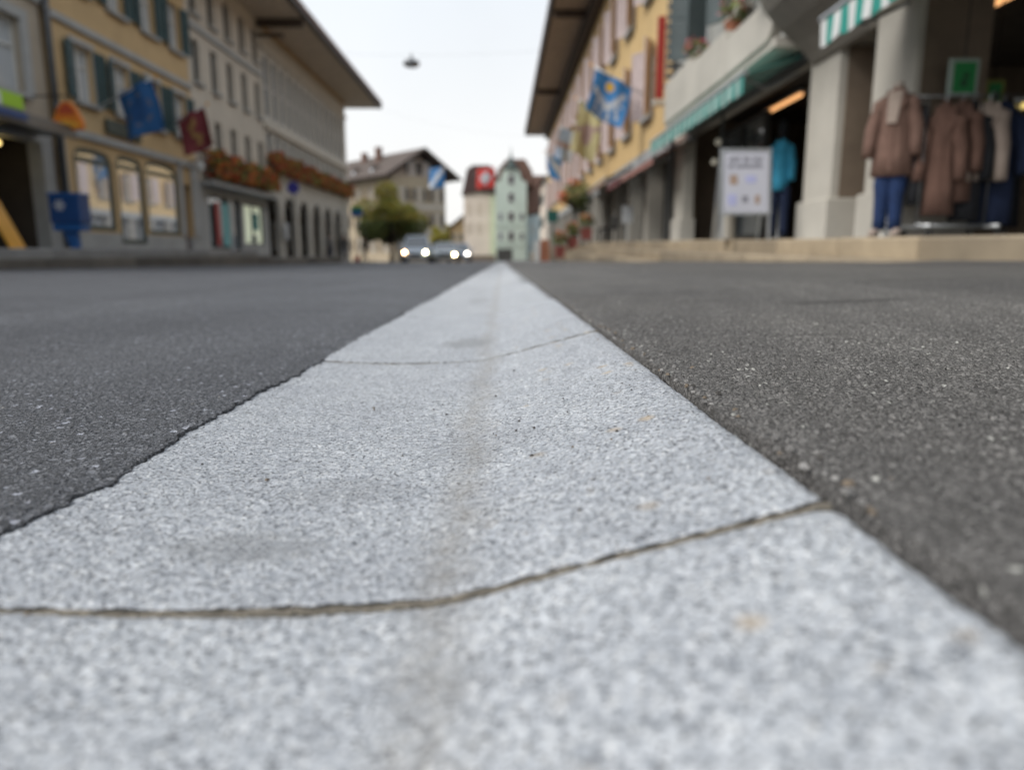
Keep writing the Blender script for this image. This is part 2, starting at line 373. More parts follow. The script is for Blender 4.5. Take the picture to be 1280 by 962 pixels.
# left road: from the gutter edge outwards
uL = spaced([(0, .9, .0034), (.9, 1.6, .008), (1.6, 4, .1), (4, 9.2, .6), (9.2, 40, 4)])
def xl(y):
    e = -.294 + .008*wobble(y, 4., 1.) + .006*wobble(y, 22., 2.) + .005*wobble(y, 62., 3.) + .0025*wobble(y, 170., 4.)
    c = noise.noise(Vector((y*9, 8.1, 0)));  e += .016*max(0, c-.28) + .010*max(0, noise.noise(Vector((y*34, 4.4, 1)))-.15)
    return e - uL
def zl(x, y):
    d = np.clip((-.285-x)/.05, 0, 1)
    return .0004 + .0034*d*(2-d) - .01*np.minimum(y, 150.) + .003*np.sin(x*2.1+y*.7) * np.clip((-x-.3)/2, 0, 1)
road = tag(link('road', grid_mesh('road', xl, len(uL), ys, zl, M_road, (0,), .03)), kind='structure')
# right footway
uR = spaced([(0, .9, .0034), (.9, 1.5, .008), (1.5, 3.2, .08)])
def xr(y):
    e = .1645 + .004*wobble(y, 5., 11.) + .005*wobble(y, 26., 12.) + .003*wobble(y, 80., 13.)
    c = noise.noise(Vector((y*11, 2.1, 5))); e += .014*max(0, c-.25)
    return e + uR
def zr(x, y):
    u = np.clip((x-.16)/.03, 0, 1)
    return .047 + .004*u + (x-.155)*.038 - .01*np.minimum(y, 150.) + .004*np.sin(x*3.3+1)*np.sin(y*1.9)*np.clip((x-.2), 0, 1)
walk = tag(link('footway', grid_mesh('footway', xr, len(uR), ys, zr, M_walk, (0,), .05)), kind='structure')
# dirt bed under the gutter and its edges
b = MB()
for y0, y1 in ((-2, 8), (8, 40), (40, 140)):
    b.hexa([(-.33, y0, -.06-.01*y0), (.24, y0, -.06-.01*y0), (.24, y1, -.06-.01*y1), (-.33, y1, -.06-.01*y1), (-.33, y0, -.032-.01*y0), (.24, y0, -.028-.01*y0), (.24, y1, -.028-.01*y1), (-.33, y1, -.032-.01*y1)])
b.build('gutter_bed', M_earth_shade, fix=True)['kind'] = 'structure'
# ground to the horizon
b = MB(); G = [-400, -40, 6, 400]
for (x0, x1) in ((-900, 900),):
    for y0, y1 in ((-60, 0), (0, 150), (150, 3000)):
        z0 = -.16-.01*min(max(y0, -60), 150); z1 = -.16-.01*min(y1, 150); b.quad((x0, y0, z0), (x1, y0, z0), (x1, y1, z1), (x0, y1, z1))
b.build('ground', M_ground, fix=False)['kind'] = 'structure'

# gutter: a row of dished granite stones
gut = tag(link('gutter', None), kind='structure')
joints = [-1.38, -.53, .322, 1.166, 2.12, 2.98]
while joints[-1] < 70: joints.append(joints[-1] + .86 + .08*random.uniform(-1, 1))
for k in range(len(joints)-1):
    a, c = joints[k], joints[k+1]
    near = .3 < c < 2.2
    st = .0022 if near else (.02 if c < 4 else .06)
    g = .0023 if c < 1 else (.0022 if c < 5 else .004)
    X = np.linspace(-.306, .1555, int(.4615/st)+1); L = c-a
    Y = spaced([(a+g, c-g, st if near else (.05 if c < 8 else .4))])
    tz = .0012*random.uniform(-1, 1); ph = random.uniform(0, 9)
    prof = np.array([gutter_prof(x) for x in X])
    def zg(x, y, a=a, c=c, tz=tz, ph=ph, prof=prof):
        e = min(y-a, c-y)-.0035; rnd = .0022*math.exp(-max(0, e)/.0035)
        ex = np.exp(-np.clip(.1555-x, 0, 1)/.005)*.0045
        return prof + tz - rnd - ex - .01*y + .0009*np.sin(x*21+ph) * np.sin(y*5+ph)
    jit = .0012
    def xg(y, X=X): 
        x = X.copy(); x[-1] += .002*wobble(y, 40., 21.); return x
    me = grid_mesh('gutter_stone', xg, len(X), Y, zg, M_gran, (0, -1), .035)
    # end faces of the stone
    o = link('gutter_stone', me, gut)
    bm = bmesh.new(); bm.from_mesh(me)
    es = [e for e in bm.edges if len(e.verts) == 2 and e.is_boundary and abs(e.verts[0].co.y-e.verts[1].co.y) < 1e-6]
    r = bmesh.ops.extrude_edge_only(bm, edges=es); bmesh.ops.translate(bm, vec=(0, 0, -.03), verts=[v for v in r['geom'] if isinstance(v, bmesh.types.BMVert)])
    bm.to_mesh(me); bm.free()
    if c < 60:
        # mortar in the joint just below the stone tops, and a dark strip painting an open crack's shade on its far side
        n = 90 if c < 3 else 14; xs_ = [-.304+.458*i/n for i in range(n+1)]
        for nm_, mm_, ya_, yb_, dp_, rg_ in (('mortar_joint', M_mortar, -g-.001, .0008, .0007, .0018), ('shade_seam', M_earth_shade, .0004, g+.001, .0009, .0016)):
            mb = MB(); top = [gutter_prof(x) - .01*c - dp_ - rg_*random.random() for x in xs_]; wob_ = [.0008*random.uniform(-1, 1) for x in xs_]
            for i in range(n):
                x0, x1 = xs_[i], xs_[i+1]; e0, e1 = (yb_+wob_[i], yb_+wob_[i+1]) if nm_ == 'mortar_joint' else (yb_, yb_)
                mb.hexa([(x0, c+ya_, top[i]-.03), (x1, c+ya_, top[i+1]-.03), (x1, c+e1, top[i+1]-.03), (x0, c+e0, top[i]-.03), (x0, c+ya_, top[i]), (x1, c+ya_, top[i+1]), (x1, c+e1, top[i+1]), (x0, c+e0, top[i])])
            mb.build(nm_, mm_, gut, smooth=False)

# loose grit on the asphalt and along the edges: nobody could count it
def grit(name, n, label, xr_, yr_, szr, mats, edge=None):
    mb = MB()
    for i in range(n):
        y = yr_[0] + (yr_[1]-yr_[0])*random.random()**1.4
        x = edge(y) if edge else random.uniform(*xr_)
        s_ = random.uniform(*szr); z = gz(x, y) + s_*.15
        if edge: z -= .004*random.random()
        mb.cur = random.randrange(len(mats)); n0 = len(mb.v)
        rot = random.random()*6.28
        P = [(-1, -.8, -.4), (1, -.9, -.5), (.9, .8, -.4), (-.8, 1, -.5), (-.6, -.5, .45), (.6, -.6, .35), (.55, .5, .5), (-.5, .6, .35)]
        P = [(px*random.uniform(.7, 1.2), py*random.uniform(.7, 1.2), pz) for px, py, pz in P]
        mb.hexa([(x+s_*(px*math.cos(rot)-py*math.sin(rot)), y+s_*(px*math.sin(rot)+py*math.cos(rot)), z+s_*pz) for px, py, pz in P])
    tag(mb.build(name, mats), label, 'grit', kind='stuff')
G1 = [mat('grit_a', (.16, .155, .15), .85), mat('grit_b', (.30, .29, .28), .85), mat('grit_c', (.075, .07, .065), .85), mat('grit_d', (.17, .135, .10), .85)]
grit('loose_grit', 240, 'loose stone chips lying along the footway edge of the gutter', None, (.3, 3.5), (.0009, .0027), G1, lambda y: .162 + .012*random.random()**2*(1 if random.random() < .75 else 4))
grit('loose_grit', 200, 'loose pale chips scattered on the dark road asphalt', (-2.2, -.32), (.35, 2.6), (.0010, .0026), [G1[1], G1[0]])
grit('loose_grit', 90, 'tiny dark crumbs scattered on the pale gutter stones', (-.27, .14), (.3, 2.5), (.0006, .0016), [G1[2], G1[3], G1[2]])

# ================================================================== steps, terraces, kerbs
def hexz(mb, x0, x1, y0, y1, zb, zt):     # zb, zt: functions of y
    return mb.hexa([(x0, y0, zb(y0)), (x1, y0, zb(y0)), (x1, y1, zb(y1)), (x0, y1, zb(y1)), (x0, y0, zt(y0)), (x1, y0, zt(y0)), (x1, y1, zt(y1)), (x0, y1, zt(y1))])
tr = tag(link('terrace', None), kind='structure')
b = MB(); hexz(b, 3.36, 12, -4, 24, lambda y: -.5, lambda y: terr(y)-.004); hexz(b, 3.36, 12, 24, 66, lambda y: -1., lambda y: terr(y)-.004)
b.build('terrace_paving', M_pave, tr)
def stones(parent, name, material, x0, x1, ya, yb, length, top, bottom, bev=.022):
    y = ya
    while y < yb-.2:
        l = length*random.uniform(.85, 1.15); y1 = min(y+l, yb); dz = random.uniform(-.004, .006); dx = random.uniform(-.006, .006)
        m = MB(); hexz(m, x0+dx, x1, y+.010, y1-.010, bottom, lambda q: top(q)+dz); m.build(name, material, parent, bev=bev); y = y1
stones(tr, 'step_stone', M_step, 3.0, 3.36, -3, 60, 1.35, lambda y: terr(y), lambda y: gz(3, y)-.1)
stones(tr, 'step_stone', M_step, 2.64, 2.996, 4.9, 60, 1.5, lambda y: terr(y)-.17, lambda y: gz(2.6, y)-.1)
stones(tr, 'step_stone', M_step, 2.30, 2.636, 12, 60, 1.5, lambda y: terr(y)-.33, lambda y: gz(2.3, y)-.1)
tl = tag(link('left_terrace', None), kind='structure')
b = MB(); b.box(-16, -9.4, 2, 27.4, -.6, T_L-.004); b.build('terrace_paving', M_pavel, tl)
stones(tl, 'step_stone', M_pavel, -9.4, -9.04, 2, 27.4, 1.6, lambda y: T_L, lambda y: -.45)
stones(tl, 'step_stone', M_stepl, -9.036, -8.66, 2, 27.4, 1.7, lambda y: T_L-.19, lambda y: -.45)
b = MB(); b.box(-16, -9.75, 27.5, 43, -.9, -.07); b.build('lower_paving', M_pavel, tl)
stones(tl, 'step_stone', M_stepl, -9.746, -9.4, 27.5, 43, 1.6, lambda y: -.066, lambda y: -.7)
b = MB(); hexz(b, -16, -9.6, 43.1, 56, lambda y: -1.2, lambda y: -.01*y+.08); b.build('pavement', M_pavel)['kind'] = 'structure'

# ================================================================== building kit
class Fac:
    """one street house: o = outwards from the facade, y along the street, z up; n = +1 faces +X, -1 faces -X"""
    def __init__(s, name, label, X, y0, n, z=0., cat='building'):
        s.n = n; s.X = X; s.y0 = y0; s.root = thing(name, label, cat, (X, y0, z)); s.open = []; s.z = z
    def b(s, mb, o0, o1, y0, y1, z0, z1): return mb.box(min(s.n*o0, s.n*o1), max(s.n*o0, s.n*o1), y0-s.y0, y1-s.y0, z0-s.z, z1-s.z)
    def part(s, name, m, boxes, parent=None, bev=0, label=None):
        mb = MB()
        for q in boxes: s.b(mb, *q)
        o = mb.build(name, m, parent or s.root, bev=bev)
        if label: o['label'] = label
        return o
    def wall(s, name, m, y0, y1, z0, z1, th=.35, holes=(), label=None):
        zs = sorted({z0, z1, *[h[2] for h in holes], *[h[3] for h in holes]}); zs = [z for z in zs if z0 <= z <= z1]; mb = MB()
        for a, c in zip(zs, zs[1:]):
            cut = sorted((max(y0, h[0]), min(y1, h[1])) for h in holes if h[2] < c-1e-6 and h[3] > a+1e-6 and h[1] > y0 and h[0] < y1); y = y0
            for q0, q1 in cut:
                if q0 > y+1e-6: s.b(mb, -th, 0, y, q0, a, c)
                y = max(y, q1)
            if y1 > y+1e-6: s.b(mb, -th, 0, y, y1, a, c)
        o = mb.build(name, m, s.root)
        if label: o['label'] = label
        return o
    def body(s, m, y0, y1, z0, z1, depth=9.):       # the dark rooms behind the facade wall
        s.part('core', m, [(-depth, -.6, y0+.02, y1-.02, z0, z1-.02)])
CACHE = {}
def cached(key, fn):
    if key not in CACHE: CACHE[key] = fn()
    return CACHE[key]
def frame_mesh(w, h, n, m, bar=.07, mull=1, trans=(), dep=.10):
    def mk():
        mb = MB()
        for y0, y1, z0, z1 in ((-w/2, -w/2+bar, 0, h), (w/2-bar, w/2, 0, h), (-w/2+bar, w/2-bar, 0, bar), (-w/2+bar, w/2-bar, h-bar, h)): mb.box(-dep, 0, y0, y1, z0, z1)
        for i in range(mull):
            y = -w/2 + w*(i+1)/(mull+1); mb.box(-dep+.01, -.004, y-bar*.5, y+bar*.5, bar, h-bar)
        for tz in trans: mb.box(-dep+.012, -.006, -w/2+bar, w/2-bar, h*tz-.025, h*tz+.025)
        return mb.mesh('window', m)
    return cached(('fr', w, h, n, m.name, bar, mull, trans), mk)
def pane_mesh(w, h, n, m): return cached(('pa', w, h, m.name), lambda: MB().box(-.075, -.055, -w/2+.04, w/2-.04, .04, h-.04).mesh('pane', m))
def sill_mesh(w, n, m):
    return cached(('si', w, n, m.name), lambda: MB().box(min(0, n*.30), max(0, n*.30), -w/2-.08, w/2+.08, -.10, -.002).mesh('sill', m))
def shutter_mesh(w, h, m):
    def mk():
        mb = MB()
        for y0, y1, z0, z1 in ((0, .06, 0, h), (w-.06, w, 0, h), (.06, w-.06, 0, .08), (.06, w-.06, h-.08, h), (.06, w-.06, h*.5-.04, h*.5+.04)): mb.box(-.02, .02, y0, y1, z0, z1)
        k = int(h/.085)
        for i in range(k):
            z = .07 + (h-.14)*(i+.5)/k; mb.hexa([(-.014, .055, z-.035), (.004, .055, z-.045), (.004, w-.055, z-.045), (-.014, w-.055, z-.035), (-.004, .055, z+.045), (.014, .055, z+.035), (.014, w-.055, z+.035), (-.004, w-.055, z+.045)])
        return mb.mesh('shutter', m)
    return cached(('sh', w, h, m.name), mk)
def window(F, yc, z0, w, h, fm, pm, shut=None, sill=None, mull=1, trans=(), rec=.14, sw=.5, ang=0., bar=.07):
    o = link('window', frame_mesh(w, h, F.n, fm, bar, mull, trans), F.root); o.location = (-F.n*rec, yc-F.y0, z0-F.z)
    if F.n < 0: o.rotation_euler = (0, 0, math.pi)
    p = link('pane', pane_mesh(w, h, F.n, pm), o)
    if sill:
        q = link('sill', sill_mesh(w, 1, sill), o); q.location = (-.02, 0, 0)
    if shut:
        for sgn in (-1, 1):
            q = link('shutter', shutter_mesh(sw, h-.04, shut), o); q.location = (rec+.05, sgn*(w/2+.02), .02)
            q.rotation_euler = (0, 0, (0 if sgn > 0 else math.pi) - sgn*(ang+random.uniform(0, R(6))))
    F.open.append((yc-w/2, yc+w/2, z0, z0+h)); return o
def arch_fill(F, name, m, y0, y1, zs, zt, th=.35, rise=None, seg=14, pw=2.):
    """masonry above an arch that springs at zs, inside a rectangular hole reaching zt"""
    mb = MB(); c = (y0+y1)/2; a = (y1-y0)/2; rise = rise or zt-zs-.01
    def za(y): return zs + rise*max(0, 1-abs((y-c)/a)**pw)**(1/pw)
    for i in range(seg):
        p, q = y0+(y1-y0)*i/seg, y0+(y1-y0)*(i+1)/seg
        x0, x1 = sorted((-F.n*th, 0)); P = [(x0, p, za(p)), (x1, p, za(p)), (x1, q, za(q)), (x0, q, za(q)), (x0, p, zt), (x1, p, zt), (x1, q, zt), (x0, q, zt)]
        mb.hexa([(X_, Y_-F.y0, Z_-F.z) for X_, Y_, Z_ in P])
    return mb.build(name, m, F.root)
def roof(F, y0, y1, zt, over, depth, soff, tilem, pitch=.45, tiles=True):
    """overhanging eave: boarded soffit, fascia, rain gutter and the tiled slope above"""
    F.part('soffit', soff, [(-.4, over-.06, y0, y1, zt, zt+.07)])
    F.part('fascia', M_timber, [(over-.06, over, y0, y1, zt-.05, zt+.20)])
    mb = MB(); mb.tube([(F.n*(over+.06), y0-F.y0, zt+.10-F.z), (F.n*(over+.06), y1-F.y0, zt+.10-F.z)], .075, 8); mb.build('rain_gutter', M_pipe, F.root)
    mb = MB(); zr = zt+.22; P = [(over+.05, zr), (over+.05, zr+.12), (-depth, zr+.12+pitch*(depth+over)), (-depth, zr+pitch*(depth+over))]
    mb.prism([(F.n*o, y0-F.y0, z-F.z) for o, z in P], (0, y1-y0, 0)); rf = mb.build('roof', tilem, F.root)
    if tiles:
        mb = MB(); k = int((y1-y0)/.28)
        for i in range(k):
            y = y0 + (i+.5)*(y1-y0)/k - F.y0; x = F.n*(over+.10); z = zr+.10-F.z
            mb.tube([(x, y, z), (x-F.n*.5, y, z+.5*pitch)], .10, 7)
        mb.build('eave_tiles', tilem, rf)

# ------------------------------------------------------------------ left side of the street (facades at X=-11)
XL = -11.
# house 1: greige, far left
F = Fac('town_house', 'greige house at the far left with dark shop opening under a grey canopy', XL, 8., 1)
window(F, 16.85, 3.75, 1.75, 1.65, M_frame_w, M_panec, None, M_stone, mull=1, trans=(.62,))
window(F, 13.6, 3.75, 1.75, 1.65, M_frame_w, M_panec, None, M_stone, mull=1, trans=(.62,))
for yc in (16.85, 13.6): window(F, yc, 6.9, 1.5, 1.6, M_frame_w, M_panec, None, M_stone, trans=(.62,))
F.wall('wall', M_l1, 8, 18.55, 3.0, 10.2, holes=F.open)
F.wall('ground_floor_wall', M_stone, 8, 18.55, T_L, 2.999, holes=[(10, 18.1, T_L, 2.75)])
F.part('window_surround', M_stone, [(.0, .06, 15.7, 15.97, 3.75, 5.4), (.0, .06, 17.73, 18.0, 3.75, 5.4), (.0, .065, 15.7, 18.0, 5.4, 5.62)])
F.part('string_course', M_stone, [(0, .10, 8, 18.5, 5.95, 6.2)])
F.part('canopy', M_metal, [(.002, .95, 8, 17.9, 2.86, 3.0), (.9, .98, 8, 17.9, 2.80, 3.06)], bev=.01)
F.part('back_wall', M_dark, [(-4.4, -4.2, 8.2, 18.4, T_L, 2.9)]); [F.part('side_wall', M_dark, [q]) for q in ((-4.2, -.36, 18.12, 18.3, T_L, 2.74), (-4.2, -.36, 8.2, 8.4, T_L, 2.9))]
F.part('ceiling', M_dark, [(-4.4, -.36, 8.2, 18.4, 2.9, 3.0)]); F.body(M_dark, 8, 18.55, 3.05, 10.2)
F.part('shop_shelf', M_brown, [(-4.1, -3.6, 12, 16.8, .6, .65), (-4.1, -3.6, 12, 16.8, 1.2, 1.25), (-4.1, -3.6, 12, 16.8, 1.8, 1.85)])
for i in range(16):
    y = 12.2+.28*i; lv = (.65, 1.25, 1.85)[i % 3]; F.part('shelf_box', [M_red, M_brown, M_oyel, M_blue, M_beige][i*7 % 5], [(-4.0, -3.7, y, y+.2, lv+.002, lv+.2+.04*(i % 4))])
roof(F, 8, 18.55, 10.2, 1.6, 8, M_soff_l, M_tile, tiles=False)
mb = MB(); mb.lathe([(.02, 0), (.20, .01), (.22, .07), (.18, .12), (.03, .13)], (0, 0, 0), 14); lamp = mb.build('ceiling_lamp', emat('shop_lamp_glow', (1., .72, .25), 1.6), None, True); lamp.location = (-11.55, 17.1, 2.55)
tag(lamp, 'yellow glowing ceiling lamp inside the dark shop at far left', 'lamp')
mb = MB(); mb.box(0, .06, 0, 1.45, 0, .30); o = mb.build('sign_board', mat('lime_sign', (.35, .62, .02), .5, .06), None, bev=.01); o.location = (-10.12, 14.65, 3.10)
tag(o, 'lime green sign board on the canopy of the far left shop', 'sign')
mb = MB(); mb.box(0, .05, 0, 1.3, 0, .16); o = mb.build('sign_board', M_blue, None, bev=.01); o.location = (-10.015, 14.75, 2.88)
tag(o, 'narrow dark blue sign strip along the canopy edge below the lime sign', 'sign')
mb = MB(); mb.box(0, .05, 0, .42, 0, .26); o = mb.build('sign_board', M_white, None, bev=.01); o.location = (-10.05, 14.9, 3.06)
tag(o, 'small white sign plate overlapping the lime green sign', 'sign')
# downpipe between house 1 and 2
mb = MB(); mb.tube([(0, 0, 0), (0, 0, 9.9)], .085, 10)
dp = thing('downpipe', 'dark grey rain downpipe between the greige and the ochre house', 'pipe', (-10.86, 18.62, T_L)); mb.build('pipe', M_pipe, dp, True)
for z in (1.2, 3.4, 5.6, 7.8): MB().lathe([(.10, 0), (.10, .06)], (0, 0, z), 10).build('bracket_ring', M_metal, dp)

# house 2: ochre
F = Fac('town_house', 'ochre yellow house with dark green shutters and three arched shop windows', XL, 18.7, 1)
for yc in (20.25, 22.2, 24.15, 26.05):
    window(F, yc, 4.05, .95, 1.42, M_frame_w, M_panec, M_shut_g, M_stone, trans=(.66,), sw=.42, ang=R(8))
    window(F, yc, 6.85, .95, 1.5, M_frame_w, M_panec, M_shut_g, M_stone, trans=(.66,), sw=.42, ang=R(8))
    F.part('window_surround', M_stone, [(0, .035, yc-.56, yc-.475, 4.05, 5.47), (0, .035, yc+.475, yc+.56, 4.05, 5.47), (0, .04, yc-.56, yc+.56, 5.47, 5.6)])
F.wall('wall', M_ylwl, 18.7, 26.98, 3.3, 10.2, holes=F.open)
arches = ((19.35, 21.2, .76, 2.62, 2.90), (21.42, 22.95, .42, 2.66, 2.94), (23.12, 25.36, .74, 2.68, 3.02))
F.wall('ground_floor_wall', M_ylwl, 18.7, 26.98, .70, 3.10, holes=[(a, c, z0, zt) for a, c, z0, zs, zt in arches] + [(25.75, 26.4, T_L, 2.5)])
F.wall('plinth', M_stone, 18.7, 26.98, T_L, .699, th=.40, holes=[(21.42, 22.95, .42, .8), (25.75, 26.4, T_L, .8)])
F.part('lintel_band', M_stone, [(-.3, .09, 18.7, 26.98, 3.101, 3.298)], bev=.01)
[F.part('corner_pier', M_stone, [(.001, .05, a, c, .72, 3.1)]) for a, c in ((18.72, 19.0), (25.42, 25.72), (26.45, 26.97))]
F.part('string_course', M_stone, [(0, .09, 18.7, 26.98, 5.80, 5.98)], bev=.01)
for a, c, z0, zs, zt in arches:
    arch_fill(F, 'arch', M_ylwl, a, c, zs, zt, pw=2.6)
    wd, hh = c-a, zs-z0+.02
    o = link('shop_window', frame_mesh(wd, hh, 1, M_frame_g, .13, 0, (), .10), F.root); o.location = (-.02, (a+c)/2-F.y0, z0); mb = MB(); mb.box(-.05, -.03, -wd/2+.06, wd/2-.06, .06, zt-z0); mb.build('pane', M_panem, o)
    mb = MB(); k = 12; cy = 0; rx = wd/2
    for i in range(k):
        p, q = -rx+2*rx*i/k, -rx+2*rx*(i+1)/k; f_ = lambda y: (zs-z0)+(zt-zs-.01)*max(0, 1-abs(y/rx)**2.6)**(1/2.6)
        mb.hexa([(-.16, p, f_(p)-.14), (-.005, p, f_(p)-.14), (-.005, q, f_(q)-.14), (-.16, q, f_(q)-.14), (-.16, p, f_(p)), (-.005, p, f_(p)), (-.005, q, f_(q)), (-.16, q, f_(q))])
    mb.build('arched_head', M_frame_g, o)
d_ = F.part('door', mat('oxblood_door', (.10, .03, .022), .5, .15), [(-.30, -.22, 25.76, 26.39, T_L, 2.49)])
MB().lathe([(.012, 0), (.03, .02), (.012, .05)], (-.22, 26.3-F.y0, 1.3), 8, 'x').build('handle', M_metal, d_)
F.body(M_dark, 18.7, 26.98, T_L, 10.2); roof(F, 18.7, 26.98, 10.2, 1.8, 8, M_soff_l, M_tile, tiles=False)
o = MB().box(0, .06, 0, 1.9, 0, .40).build('sign_board', M_frame_g, None, bev=.01); o.location = (-10.95, 21.0, 3.42); tag(o, 'dark green shop sign board above the arched windows of the ochre house', 'sign')

# house 3: cream with tall narrow windows
F = Fac('town_house', 'cream house with tall narrow blue-grey windows between ochre house and wide-eaved house', XL, 27., 1)
for i in range(5):
    yc = 27.75 + 1.66*i
    window(F, yc, 6.2, .66, 1.46, M_frame_d, M_paneb, None, M_stone, mull=0, trans=(.6,)); window(F, yc, 8.55, .66, 1.35, M_frame_d, M_paneb, None, M_stone, mull=0, trans=(.6,))
    window(F, yc, 3.95, .66, 1.15, M_frame_d, M_paneb, None, M_stone, mull=0, trans=(.6,))
F.wall('wall', M_l3, 27, 34.9, 2.72, 10.45, holes=F.open)
F.part('string_course', M_stone, [(0, .10, 27, 34.9, 7.98, 8.2)], bev=.01); F.part('balcony_ledge', M_stone, [(.002, .5, 27.3, 34.8, 2.60, 2.76)], bev=.015)
sh = [(27.9, 29.9, .3, 2.3), (30.2, 31.3, .0, 2.3), (31.65, 34.3, .5, 2.25)]
F.wall('ground_floor_wall', M_stone, 27, 34.9, -.1, 2.719, holes=sh)
for k, (a, c, z0, z1) in enumerate(sh):
    o = link('shop_window' if k != 1 else 'shop_door', frame_mesh(c-a, z1-z0, 1, M_frame_d, .07, 0 if k != 2 else 1, (), .12), F.root); o.location = (-.1, (a+c)/2-F.y0, z0)
    link('pane', pane_mesh(c-a, z1-z0, 1, (M_pane, M_pane, emat('lit_shop_pane', (.75, .82, .62), .22))[k]), o)
F.body(M_dark, 27, 34.9, -.1, 10.4); roof(F, 27, 34.9, 10.45, 2.2, 8, M_soff_l, M_tile)
F.part('eave_beam', M_timber, [(0, 2.1, 34.72, 34.88, 10.1, 10.44)]); F.part('eave_strut', M_timber, [(0, 1.2, 34.75, 34.85, 9.7, 9.85)])
for y0, y1, m, lab in ((28.3, 28.75, M_red, 'tall red banner panel in the shop window under the flower boxes'), (28.95, 29.7, mat('teal_banner', (.16, .42, .44), .6, .06), 'tall pale teal banner panel beside the red one in the shop window')):
    o = MB().box(0, .03, 0, y1-y0, 0, 1.65).build('banner', m, None, bev=.004); o.location = (-10.94, y0, .42); tag(o, lab, 'banner')
for (y0, z0, ww, h_, m, lab) in ((32.9, 1.15, .8, .75, mat('teal_poster', (.05, .22, .22), .6), 'dark teal poster in the lit shop window beside the arcade'), (32.7, .58, .6, .35, M_navy, 'small dark poster low in the lit shop window')):
    o = MB().box(0, .012, 0, ww, 0, h_).build('poster', m); o.location = (-11.085, y0, z0); tag(o, lab, 'poster')

# house 4: grey, long window bands over an arcade, wide eaves
F = Fac('arcade_house', 'long grey house with bands of narrow windows above a round-arched arcade and wide eaves', XL, 34.92, 1)
for i in range(14):
    yc = 35.75 + 1.235*i
    window(F, yc, 6.4, .78, 2.75, M_frame_w, M_pdark, None, None, mull=0, trans=(.5,), rec=.035)
    window(F, yc, 4.55, .78, 1.25, M_frame_w, M_pdark, None, None, mull=0, rec=.035)
F.wall('wall', M_l4, 34.92, 53.1, 3.05, 10.45, holes=F.open)
for i in range(15):
    y = 35.13 + 1.235*i; F.part('mullion', M_l3, [(0, .03, y-.09, y+.09, 6.32, 9.3)]); F.part('mullion', M_l3, [(0, .03, y-.07, y+.07, 4.5, 5.84)])
F.part('string_course', M_l3, [(0, .14, 34.92, 53.1, 5.86, 6.02), (0, .14, 34.92, 53.1, 9.35, 9.5)])
ar = [35.75 + 2.78*i for i in range(6)]
F.wall('arcade_wall', M_l4, 34.92, 53.1, -.5, 3.049, th=.22, holes=[(c-1.06, c+1.06, -.5, 2.98) for c in ar])
for c in ar:
    arch_fill(F, 'arch', M_l4, c-1.06, c+1.06, 1.95, 2.98, .22, 1.0)
    [F.part('arch_impost', M_l3, [(-.22, .03, q-.08, q+.08, 1.85, 1.95)]) for q in (c-1.141, c+1.141)]
F.part('arcade_back_wall', M_dark, [(-3.2, -3.0, 34.95, 53, -.5, 3.04)]); F.part('arcade_ceiling', M_brown, [(-3.2, -.56, 34.95, 53, 3.06, 3.12)])
for k, c in enumerate(ar):
    o = link('shop_window', frame_mesh(1.7, 1.9, 1, M_frame_d, .07, 1, (), .1), F.root); o.location = (-2.9, c+1.3-F.y0, .2); link('pane', pane_mesh(1.7, 1.9, 1, M_panec if k % 2 else M_panem), o)
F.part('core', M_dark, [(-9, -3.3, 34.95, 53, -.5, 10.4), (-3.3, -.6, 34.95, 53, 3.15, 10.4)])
F.part('end_wall', M_l4, [(-9.2, -.36, 52.96, 53.12, -.6, 10.44)]); roof(F, 34.92, 55.2, 10.45, 2.2, 9, M_soff_l, M_tile)
F.part('frieze', mat('ochre_frieze', (.33, .22, .11), .85), [(0, .03, 34.92, 53.1, 10.2, 10.44)])

# ------------------------------------------------------------------ right side (facades at X=4)
XR = 4.
F = Fac('arcade_building', 'pale concrete arcade building with clothes shop and striped teal awnings at right', 3.9, -3., -1)
T7 = terr(8)
piers = ((-.2, .7), (7.16, 7.97), (8.8, 9.6), (16.0, 16.75))
for a, c in piers:
    d = -.67 if a == 7.16 else (-.25 if a == 16.0 else -.5)
    F.part('pier', M_conc, [(d, 0, a, c, terr(a)-.1, 3.02)], bev=.02)
    F.part('pier_base', M_conc, [(d-.03, .05, a-.05, c+.05, terr(a)-.1, terr(a)+.48)], bev=.015); F.part('capital', M_conc, [(d-.02, .05, a-.03, c+.03, 2.58, 2.70)], bev=.015)
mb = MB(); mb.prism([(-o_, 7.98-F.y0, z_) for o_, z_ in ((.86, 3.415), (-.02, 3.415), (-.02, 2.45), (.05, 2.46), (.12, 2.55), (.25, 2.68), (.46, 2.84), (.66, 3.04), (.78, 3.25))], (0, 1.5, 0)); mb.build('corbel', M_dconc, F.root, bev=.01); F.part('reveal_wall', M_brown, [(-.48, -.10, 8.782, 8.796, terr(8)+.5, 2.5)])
F.part('reveal_wall', M_brown, [(-.68, -.06, 7.146, 7.158, terr(7)+.5, 3.0)]); F.part('inner_wall', M_brown, [(-.9, -.52, 8.0, 8.62, terr(8)-.05, 2.96)])
window(F, 15.0, 4.0, .95, 1.75, M_frame_w, M_panec, M_shut_b, M_conc, trans=(.66,), sw=.46, ang=R(60), rec=.12); window(F, 12.5, 4.0, .95, 1.75, M_frame_w, M_panec, M_shut_b, M_conc, trans=(.66,), sw=.46, ang=R(40), rec=.12)
window(F, 10.0, 4.0, .95, 1.75, M_frame_w, M_panec, M_shut_b, M_conc, trans=(.66,), sw=.46, ang=R(40), rec=.12)
for yc in (15., 12.5, 10.): window(F, yc, 7.0, .95, 1.7, M_frame_w, M_panec, M_shut_b, M_conc, trans=(.66,), sw=.46, rec=.12)
